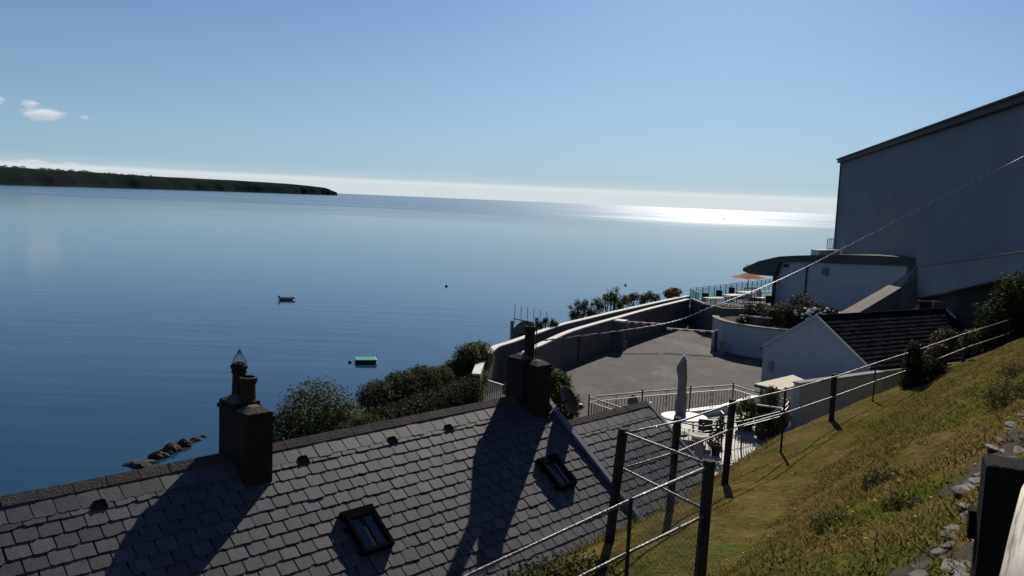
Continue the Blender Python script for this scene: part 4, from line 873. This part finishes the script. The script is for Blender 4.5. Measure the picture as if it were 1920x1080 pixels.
# ------------------------------------------------------------------ patio railing, furniture
t = thing('patio_railing', 'black iron railing with mid rail coloured as sunlit enclosing the patio', 'railing', (RAILP[0][0], RAILP[0][1], T0)); ro = Vector((RAILP[0][0], RAILP[0][1], T0+.04))
barm = MB().tube([(0, 0, .06), (0, 0, .80)], .012, 4); _o = barm.build('bar', 'iron'); BARM = _o.data; bpy.data.objects.remove(_o)
pm = MB(); pm.box((0, 0, .50), (.05, .05, 1.02)); pm.lathe([(.02, 1.01), (.04, 1.04), (.02, 1.08)], n=8); _o = pm.build('post', 'iron'); POSTM = _o.data; bpy.data.objects.remove(_o)
loop = RAILP+[RAILP[0]]
for i in range(len(loop)-1):
    a, c = Vector((*loop[i], T0+.04))-ro, Vector((*loop[i+1], T0+.04))-ro; L_ = (c-a).length; inst(POSTM, 'post', t, Matrix.Translation(a))
    MB().tube([a+Vector((0, 0, .97)), c+Vector((0, 0, .97))], .024, 6).build('rail', 'iron', t)
    MB().tube([a+Vector((0, 0, .80)), c+Vector((0, 0, .80))], .014, 6).build('mid_rail', 'iron_lit', t)  # sun on the mid rail painted by the lit iron copy
    MB().tube([a+Vector((0, 0, .07)), c+Vector((0, 0, .07))], .012, 6).build('bottom_rail', 'iron', t)
    n = max(2, int(L_/.135))
    for k in range(1, n): inst(BARM, 'bar', t, Matrix.Translation(a.lerp(c, k/n)))
    if L_ > 1.8:
        mid = a.lerp(c, .5); d = (c-a).normalized(); b = MB()
        for sg in (-1, 1):
            for zc, sz in ((.66, .10), (.40, .10), (.90, .07)):
                b.tube([mid+d*sg*(sz*.9*math.cos(q)*(1-q/9)+.02)+Vector((0, 0, zc+sz*math.sin(q)*(1-q/9))) for q in np.linspace(0, 6.4, 14)], .007, 4)
        tag(b.build('scroll', 'iron', t), kind='stuff')
t = thing('closed_parasol', 'tall closed beige patio parasol beside the oval table', 'parasol', (6.02, 29.0, T0+.045))
b = MB(); n = 16; prof = [(.06, .62), (.15, .70), (.175, .95), (.15, 1.25), (.125, 1.6), (.13, 1.95), (.155, 2.28), (.14, 2.4), (.10, 2.62), (.045, 2.72)]
for i, (r_, z_) in enumerate(prof):
    for j in range(n):
        a = 2*math.pi*j/n; q = r_*(1+.22*math.cos(8*a)*(1 if i < 8 else .3)); b.v.append((q*math.cos(a)+(-.05 if 5 < i < 8 else 0), q*math.sin(a), z_))
for i in range(len(prof)-1):
    for j in range(n): b.face((i*n+j, i*n+(j+1) % n, (i+1)*n+(j+1) % n, (i+1)*n+j))
b.build('folded_canopy', 'canvas', t, smooth=True); MB().tube([(0, 0, 0), (0, 0, 2.72)], .025, 8).build('pole', 'timber_dark', t)
MB().lathe([(.035, 2.70), (.05, 2.74), (.03, 2.80)], n=10).build('finial', 'white_paint', t); MB().lathe([(.30, 0), (.30, .06), (.06, .09), (.05, .3)], n=14).build('base', 'fascia', t)
t = thing('oval_table', 'large pale oval patio table around the closed parasol', 'table', (6.10, 28.75, T0+.045), R(-10))
b = MB(); b.lathe([(.78, .66), (.80, .68), (.80, .70), (.78, .715)], n=32, sx=1, sy=.85); b.build('table_top', 'white_plastic', t)
for k in range(4): a = R(45+90*k); MB().tube([(.5*math.cos(a), .45*math.sin(a), 0), (.42*math.cos(a), .36*math.sin(a), .66)], .025, 6).build('leg', 'iron', t)
PZ = T0+.045; PG = 'patio chairs'
for x, y, a, lb in ((7.15, 28.6, -1.6, 'dark patio chair right of the oval table'), (6.6, 27.7, 2.9, 'dark patio chair in front of the oval table'), (5.2, 29.4, 1.2, 'dark patio chair left of the oval table')): chair(lb, x, y, a, 'iron', PZ, PG)
t = thing('pedestal_basin', 'stone pedestal with round pale basin in the near corner of the patio', 'bird bath', (6.02, 25.95, PZ))
MB().lathe([(.20, 0), (.20, .08), (.15, .12), (.14, .62), (.17, .70)], n=14).build('pedestal', 'canvas', t); MB().lathe([(.10, .70), (.27, .78), (.30, .84), (.27, .85), (.08, .80)], n=20).build('basin', 'coping', t)
t = thing('stone_urn', 'small grey rounded urn behind the patio railing at the left', 'urn', (4.75, 31.6, T0))
MB().lathe([(.12, 0), (.12, .06), (.06, .12), (.10, .3), (.19, .45), (.20, .58), (.14, .72), (.05, .80)], n=14).build('urn', 'canvas', t)
t = thing('low_wall', 'low white sunlit wall running diagonally across the patio', 'wall', (8.6, 33.3, T0))
MB().strip(rel([(6.77, 31.5), (8.42, 32.55), (9.35, 33.6), (10.3, 34.6)], (8.6, 33.3)), .32, -.05, .30).build('wall', 'white_paint', t)
t = thing('patio_bench', 'dark patio bench with pale top rail by the store', 'bench', (9.35, 30.2, PZ), R(-25))
MB().box((0, 0, .42), (1.1, .45, .06)).build('seat', 'timber_dark', t); MB().box((0, .22, .62), (1.1, .05, .30)).build('backrest', 'timber_dark', t); MB().box((0, .22, .80), (1.14, .08, .05)).build('top_rail', 'coping', t)
for sx_ in (-1, 1): MB().box((sx_*.5, 0, .2), (.06, .42, .40)).build('leg', 'timber_dark', t)
def potted(label, x, y, h, r, m, n=900):
    t = thing('potted_plant', label, 'plant', (x, y, PZ), 0, 'patio plants'); MB().lathe([(r*.55, 0), (r*.8, .30), (r*.85, .34), (r*.7, .34), (r*.6, .30)], n=14).build('pot', 'terracotta_dark', t)
    leaves('foliage', [(0, 0, .35+h*.45, r, r, h*.5), (.1, .05, .35+h*.7, r*.7, r*.7, h*.35)], n, .05, m, t)
potted('bushy green plant in a pot behind the fence post on the patio', 8.55, 30.0, .8, .42, 'leaf_mid'); potted('tall spiky plant in a pot beside the store', 9.75, 31.2, 1.0, .35, 'leaf_grey'); potted('low plant in a pot in front of the patio bench', 8.9, 28.9, .5, .38, 'leaf_dark')
potted('straggly plant in a pot beside the pedestal basin', 6.75, 26.7, .9, .22, 'leaf_dark', 350); potted('small plant in a pot near the right end of the patio', 9.5, 29.5, .55, .3, 'leaf_grey', 500)

# ------------------------------------------------------------------ boats, raft, buoys, rocks in the bay
t = thing('dinghy', 'small grey inflatable dinghy with outboard moored on the bay', 'boat', (-54.0, 203.5, 0), R(28))
b = MB(); path = [(-1.7, -.72, .38), (0, -.75, .38), (1.1, -.62, .45), (1.8, -.3, .58), (2.0, 0, .62), (1.8, .3, .58), (1.1, .62, .45), (0, .75, .38), (-1.7, .72, .38)]
b.tube(path, [.20, .26, .26, .24, .24, .24, .26, .26, .20], 10); b.build('tube', 'hull_grey', t, smooth=True)
b = MB(); b.hexa([(-1.5, -.45, -.1), (1.3, -.2, -.1), (1.3, .2, -.1), (-1.5, .45, -.1), (-1.5, -.6, .22), (1.6, -.35, .3), (1.6, .35, .3), (-1.5, .6, .22)]); b.build('hull', 'hull_dark', t)
MB().box((-1.55, 0, .4), (.1, 1.1, .5)).build('transom', 'hull_dark', t); MB().box((-.3, 0, .5), (.28, 1.1, .06)).build('seat', 'timber_dark', t)
b = MB(); b.box((-1.85, 0, .85), (.38, .30, .42)); b.box((-1.85, 0, .35), (.14, .12, .9)); b.build('outboard', 'hull_dark', t, bevel=.05)
t = thing('swim_raft', 'green-topped square bathing raft floating on the bay', 'raft', (-22.3, 131.0, 0), R(14))
MB().box((0, 0, .25), (3.1, 2.6, .62)).build('float', 'raft_side', t, bevel=.06); MB().box((0, 0, .60), (3.2, 2.7, .07)).build('deck', 'raft_green', t)
MB().box((1.60, 0, .585), (.10, 2.72, .13)).build('edge_fender', 'white_paint', t); MB().box((1.62, 0, .06), (.06, 2.66, .07)).build('waterline_fender', 'white_paint', t)
for k in range(2): MB().tube([(1.8, .8+k*.35, .1), (1.8, .8+k*.35, .95), (1.6, .8+k*.35, 1.0)], .03, 6).build('ladder_rail', 'iron', t)
def buoy(label, x, y, r):
    t = thing('buoy', label, 'buoy', (x, y, 0), 0, 'mooring buoys'); MB().lathe([(r*.3, -.3*r), (r*.9, -.1*r), (r, .3*r), (r*.75, .85*r), (r*.2, 1.1*r)], n=12).build('float', 'hull_dark', t, smooth=True); MB().tube([(0, 0, r), (0, 0, 1.5*r)], .04, 6).build('eye', 'iron', t)
buoy('dark buoy right beside the bathing raft', -24.6, 130.2, .28); buoy('lone dark buoy far out above the hedge', -19.38, 250.7, .42); buoy('lone dark buoy far out near the teal railing', 37.1, 278.3, .42); buoy('dark marker far out in the sun glitter', 560, 2300, 2.2)
def rock(label, x, y, r, h, seed):
    import bmesh
    rs = random.Random(seed); me = bpy.data.meshes.new('rock'); bm = bmesh.new(); bmesh.ops.create_icosphere(bm, subdivisions=3, radius=1)
    ph = [rs.random()*6 for _ in range(6)]
    for v in bm.verts:
        c = v.co; f = 1+.22*math.sin(3*c.x+ph[0])*math.sin(2.6*c.y+ph[1])+.14*math.sin(6*c.x+ph[2])*math.cos(5*c.z+ph[3])+.08*math.sin(11*c.y+ph[4])*math.cos(9*c.x+ph[5])+rs.uniform(-.05, .05); v.co = c*f
    bm.to_mesh(me); bm.free(); me.materials.append(M['rock']); o = bpy.data.objects.new('sea_rock', me); COL.objects.link(o); o.location = (x, y, -.1); o.scale = (r, r*.8, h); o.rotation_euler = (0, 0, rs.random()*3)
    tag(o, label, 'rock', 'rocks in the shallow water')
for i, (x, y, r, h) in enumerate(((-34.1, 77.6, 1.35, .50), (-33.45, 80.0, 1.05, .62), (-32.95, 82.0, 1.15, .75), (-32.4, 84.2, 1.0, .66), (-32.0, 86.0, .7, .40), (-31.6, 87.6, .5, .25))):
    rock(('nearest and widest rock of the reef in the water left of the chimney', 'second rock from the near end of the reef', 'third rock from the near end of the reef, the tallest', 'fourth rock from the near end of the reef', 'fifth rock of the reef, small and low', 'smallest farthest rock at the tip of the reef')[i], x, y, r, h, i+3)

# ------------------------------------------------------------------ vegetation
G = 'bushes on the slope behind the cottages'
bush('bush', 'big rounded bush right of the chimney with the wire cage', 'bush', [P(-5.7, 25.0, 19.3, 1.15, rz=1.1), P(-6.5, 24.6, 18.6, .95, rz=1.0), P(-5.0, 25.2, 18.9, .9, rz=.9), P(-5.6, 24.2, 18.0, 1.2), P(-6.2, 24.4, 17.6, 1.1)], 30000, .042, 'leaf_mid', (-5.7, 24.6, 17), G, 8)
bush('bush', 'silvery leafy bush in front of the clipped hedge', 'bush', [P(-4.55, 24.0, 18.7, .75, rz=.75), P(-4.0, 24.3, 19.0, .7, rz=.65), P(-4.9, 23.7, 18.1, .7), P(-3.5, 24.6, 18.9, .6), P(-4.2, 23.7, 18.0, .9)], 22000, .040, 'leaf_grey', (-4.3, 24, 17), G, 6)
bush('bush', 'feathery bushes on the seaward side of the clipped hedge', 'bush', [P(-4.2, 27.6, 19.3, .75, rz=.65), P(-3.6, 28.4, 19.5, .7, rz=.6), P(-3.0, 29.3, 19.6, .65, rz=.55), P(-2.5, 30.2, 19.5, .6)], 18000, .042, 'leaf_grey', (-3.5, 28.6, 17.3), G, 6)
bush('bush', 'upright light-green bush at the corner of the cliff wall', 'bush', [P(-1.55, 32.6, 19.7, .65, rz=.75), P(-1.2, 33.2, 19.8, .6, rz=.65), P(-2.0, 32.0, 19.3, .6, rz=.6), P(-1.3, 31.9, 19.2, .55)], 16000, .042, 'leaf_mid', (-1.6, 32.4, 18), G, 5)
# clipped hedge with flat dark face
hx = [(-3.9, 24.9), (-3.3, 26.0), (-2.5, 27.5), (-1.75, 29.0), (-1.3, 30.1)]; bl = []
for i in range(26):
    f = i/25*(len(hx)-1); k = min(int(f), len(hx)-2); a = f-k; x = hx[k][0]*(1-a)+hx[k+1][0]*a; y = hx[k][1]*(1-a)+hx[k+1][1]*a
    for zz in (17.7, 18.5, 19.15): bl.append((x+random.uniform(-.08, .08), y, zz+random.uniform(-.05, .05)+.002*i, .55, .55, .55))
bush('hedge', 'long clipped hedge with dark shaded face running to the picket fence', 'hedge', bl, 52000, .036, 'leaf_dark', (-2.6, 27.4, 17.2), None, 12)
flower_bush2 = bush('shrub', 'broad-leaved shrub with pale highlights right behind the gable chimney', 'shrub', [P(1.5, 24.6, 20.6, .42, rz=.5), P(1.75, 24.8, 20.0, .45, rz=.55), P(1.55, 24.5, 19.3, .5, rz=.6), P(.2, 24.6, 20.5, .35), P(.9, 25, 20.7, .5, rz=.4), P(.05, 24.5, 19.8, .35)], 5200, .085, 'leaf_mid', (1.2, 24.7, 18), G, 5, .3)
def tree(label, x, y, z0, blobs, n, sz, m, group=None, cat='tree'):
    t = thing('tree', label, cat, (x, y, z0), 0, group); bl = [(q[0]-x, q[1]-y, q[2]-z0, *q[3:]) for q in blobs]; leaves('crown', bl, n, sz, m, t, shell=.8)
    b = MB(); b.tube([(0, 0, -.4), (.03, 0, .4*bl[0][2]), (bl[0][0]*.6, bl[0][1]*.6, .8*bl[0][2])], [.12, .09, .04], 8)
    for q in bl: b.tube([(0, 0, .3*q[2]), (q[0]*.6, q[1]*.6, .75*q[2]), (q[0], q[1], q[2]+q[5]*.4)], [.06, .04, .012], 5)
    b.build('trunk', 'bark', t)
GC = 'small trees beyond the cliff wall'
def wisp(x0, x1, y0, y1, zb, ztop, n, r):
    q = []
    for k in range(n):
        f = (k+.5)/n; h = random.random(); x = x0+(x1-x0)*f+random.uniform(-.15, .15); z_ = zb+(ztop-zb)*h*(1-.55*abs(2*f-1)); rr = r*(1.25-.7*h)*random.uniform(.8, 1.2); q.append((x, y0+(y1-y0)*f, z_, rr, rr, rr*1.1))
    return q
tree('wispy tree over the cliff wall, left of three', 4.0, 48.6, 15, wisp(3.3, 4.9, 48.0, 48.8, 19.6, 20.75, 13, .32), 2600, .05, 'leaf_mid', GC)
tree('tallest wispy tree over the cliff wall, middle of three', 6.1, 52, 15, wisp(5.2, 7.1, 51.6, 52.6, 19.7, 21.1, 14, .34), 3000, .05, 'leaf_mid', GC)
tree('low brownish tree over the cliff wall, right of three', 8.4, 55.5, 15, wisp(7.3, 9.9, 55.0, 57.2, 19.7, 20.45, 14, .32), 2800, .05, 'leaf_brown', GC)
tree('small tuft over the cliff wall just right of the aerial', 1.7, 42.6, 15, wisp(1.4, 2.4, 42.3, 42.9, 19.7, 20.3, 7, .22), 1000, .05, 'leaf_mid', GC)
bush('orange_shrub', 'low rusty-orange shrub beside the teal railing', 'shrub', [P(11.5, 60.3, 20.0, .55, rz=.35), P(11.0, 59.6, 19.95, .4, rz=.3)], 1200, .07, 'orange_bloom', (11.4, 60.2, 18.5))
GR = 'shrubs at the foot of the lawn'
bush('bush', 'dark bush swallowing the fence post on the lawn', 'bush', [P(11.1, 23.2, 22.2, .24, rz=.45), P(11.3, 23.4, 21.8, .38, rz=.45), P(11.9, 23.9, 21.8, .40, rz=.32), P(11.1, 23.1, 21.5, .34), P(12.5, 24.5, 21.55, .34, rz=.25)], 9000, .036, 'leaf_dark', (11.3, 23.2, 21.2), GR, 8)
tree('dark evergreen tree at the right edge below the hotel', 18.1, 31.0, 21, [P(18.3, 31.0, 23.3, .75, rz=.9), P(17.9, 31.2, 22.4, .8, rz=.8), P(18.8, 30.8, 22.6, .8, rz=.9), P(18.2, 30.9, 21.8, .8)], 8000, .055, 'leaf_dark')
bush('bush', 'yellow-green shrub between the outbuilding roof and the fence', 'bush', [P(17.0, 31.0, 21.6, .5, rz=.45), P(17.7, 30.9, 21.8, .5, rz=.4)], 2600, .05, 'leaf_mid', (17.3, 31, 21), GR)
bush('bush', 'brown-green shrub at the end of the outbuilding roof', 'bush', [P(16.6, 32.2, 21.4, .55, rz=.5), P(16.0, 31.5, 21.0, .5)], 2400, .05, 'leaf_brown', (16.4, 32, 20.6), GR)
bush('shadow_mound', 'dark leafy mound added in the shadowed patch under the corner fence', 'bush', [P(.55, 9.4, 21.5, .55, rz=.4), P(1.0, 9.9, 21.4, .5, rz=.4), P(.0, 8.9, 21.4, .5, rz=.4), P(-.5, 8.4, 21.4, .5, rz=.4)], 6500, .03, 'leaf_dark', (.4, 9.3, 21), GR)  # leafy mound added to fill the dark shadowed ground by the fence

GW = 'weeds on the bank'
for lb, u, v, m_, r_, h_, n_ in (('dark dry tussock halfway up the bank below the road', 8.6, 2.9, 'leaf_brown', .20, .16, 1500), ('dark dry tussock on the bank near the upper stones', 11.6, 2.6, 'leaf_brown', .24, .22, 1500),
        ('dark brown hummock on the bank farthest from the stones', 15.5, 3.3, 'leaf_brown', .30, .16, 1500), ('small green weed beside the lower stones', 6.2, 1.95, 'leaf_mid', .13, .10, 700), ('low green weed at the bottom of the bank', 6.0, 2.35, 'leaf_mid', .16, .09, 700)):
    x, y = uv2xy(u, v); z_ = gz(x, y); t = thing('weed_clump', lb, 'plant', (x, y, z_), 0, GW); leaves('foliage', [(0, 0, h_*.4, r_, r_, h_), (.6*r_, .2*r_, h_*.3, r_*.7, r_*.7, h_*.7), (-.7*r_, -.1*r_, h_*.2, r_*.6, r_*.6, h_*.6)], n_, .022, m_, t, aspect=.22, up=.0)

# ------------------------------------------------------------------ grass and flowers on the near slope
def scatter(n, u0, u1, dv0, dv1, ref, hmin, hmax, name, m, label, cat, wid=.006):
    u = u0+(u1-u0)*rng.random(n)**1.35; c = np.array(CURVES[ref]); vref = np.interp(u, c[:, 0], c[:, 1]); v = vref+dv0+(dv1-dv0)*rng.random(n)
    z = terrain_z(u, v); x = UX*u-UY*v; y = UY*u+UX*v
    keep = np.abs(x) < .66*y+.6; x, y, z = x[keep], y[keep], z[keep]; k = len(x)
    clump = .75+.5*np.sin(x*2.3+np.sin(y*1.7)*2)*np.sin(y*2.1+np.cos(x*1.3)*2)
    h = (hmin+(hmax-hmin)*rng.random(k)**2)*clump; a = rng.random(k)*6.283; lean = rng.normal(0, .9, (k, 2))*h[:, None]
    p = np.stack([x, y, z-.01], 1); dx = np.stack([np.cos(a), np.sin(a), np.zeros(k)], 1)*wid*(1+y[:, None]*.06)
    tip = p+np.stack([lean[:, 0], lean[:, 1], h], 1); V = np.stack([p-dx, p+dx, tip], 1).reshape(-1, 3)
    return tag(raw_mesh(name, V, np.arange(3*k).reshape(-1, 3), m), label, cat, kind='stuff')
scatter(200000, 2.5, 33, -3.2, .1, 3, .015, .075, 'rough_grass', 'grassblade', 'rough dry grass on the bank below the road', 'grass')
scatter(170000, 5, 33, .0, 2.6, 3, .008, .035, 'lawn_grass', 'grassblade', 'short mown grass of the sloping lawn', 'grass')
scatter(9000, 7, 20, -.6, .8, 5, .04, .22, 'edge_grass', 'grassblade', 'longer grass along the roof edge', 'grass')
def flowers():
    b = MB(); u = 4+24*rng.random(170)**1.2; c = np.array(CURVES[3]); vr = np.interp(u, c[:, 0], c[:, 1]); v = vr-2.8+4.6*rng.random(170); z = terrain_z(u, v)
    for i in range(170):
        x, y = uv2xy(u[i], v[i]); r_ = .009+.007*random.random(); zz = z[i]+random.uniform(.03, .10); b.lathe([(r_*.3, -.005), (r_, .0), (r_*.5, .006)], (x, y, zz), 6); b.tube([(x, y, z[i]-.01), (x, y, zz-.004)], .0015, 3)
    tag(b.build('lawn_flowers', 'yellow'), 'tiny yellow flowers scattered over the bank', 'flowers', kind='stuff')
flowers()
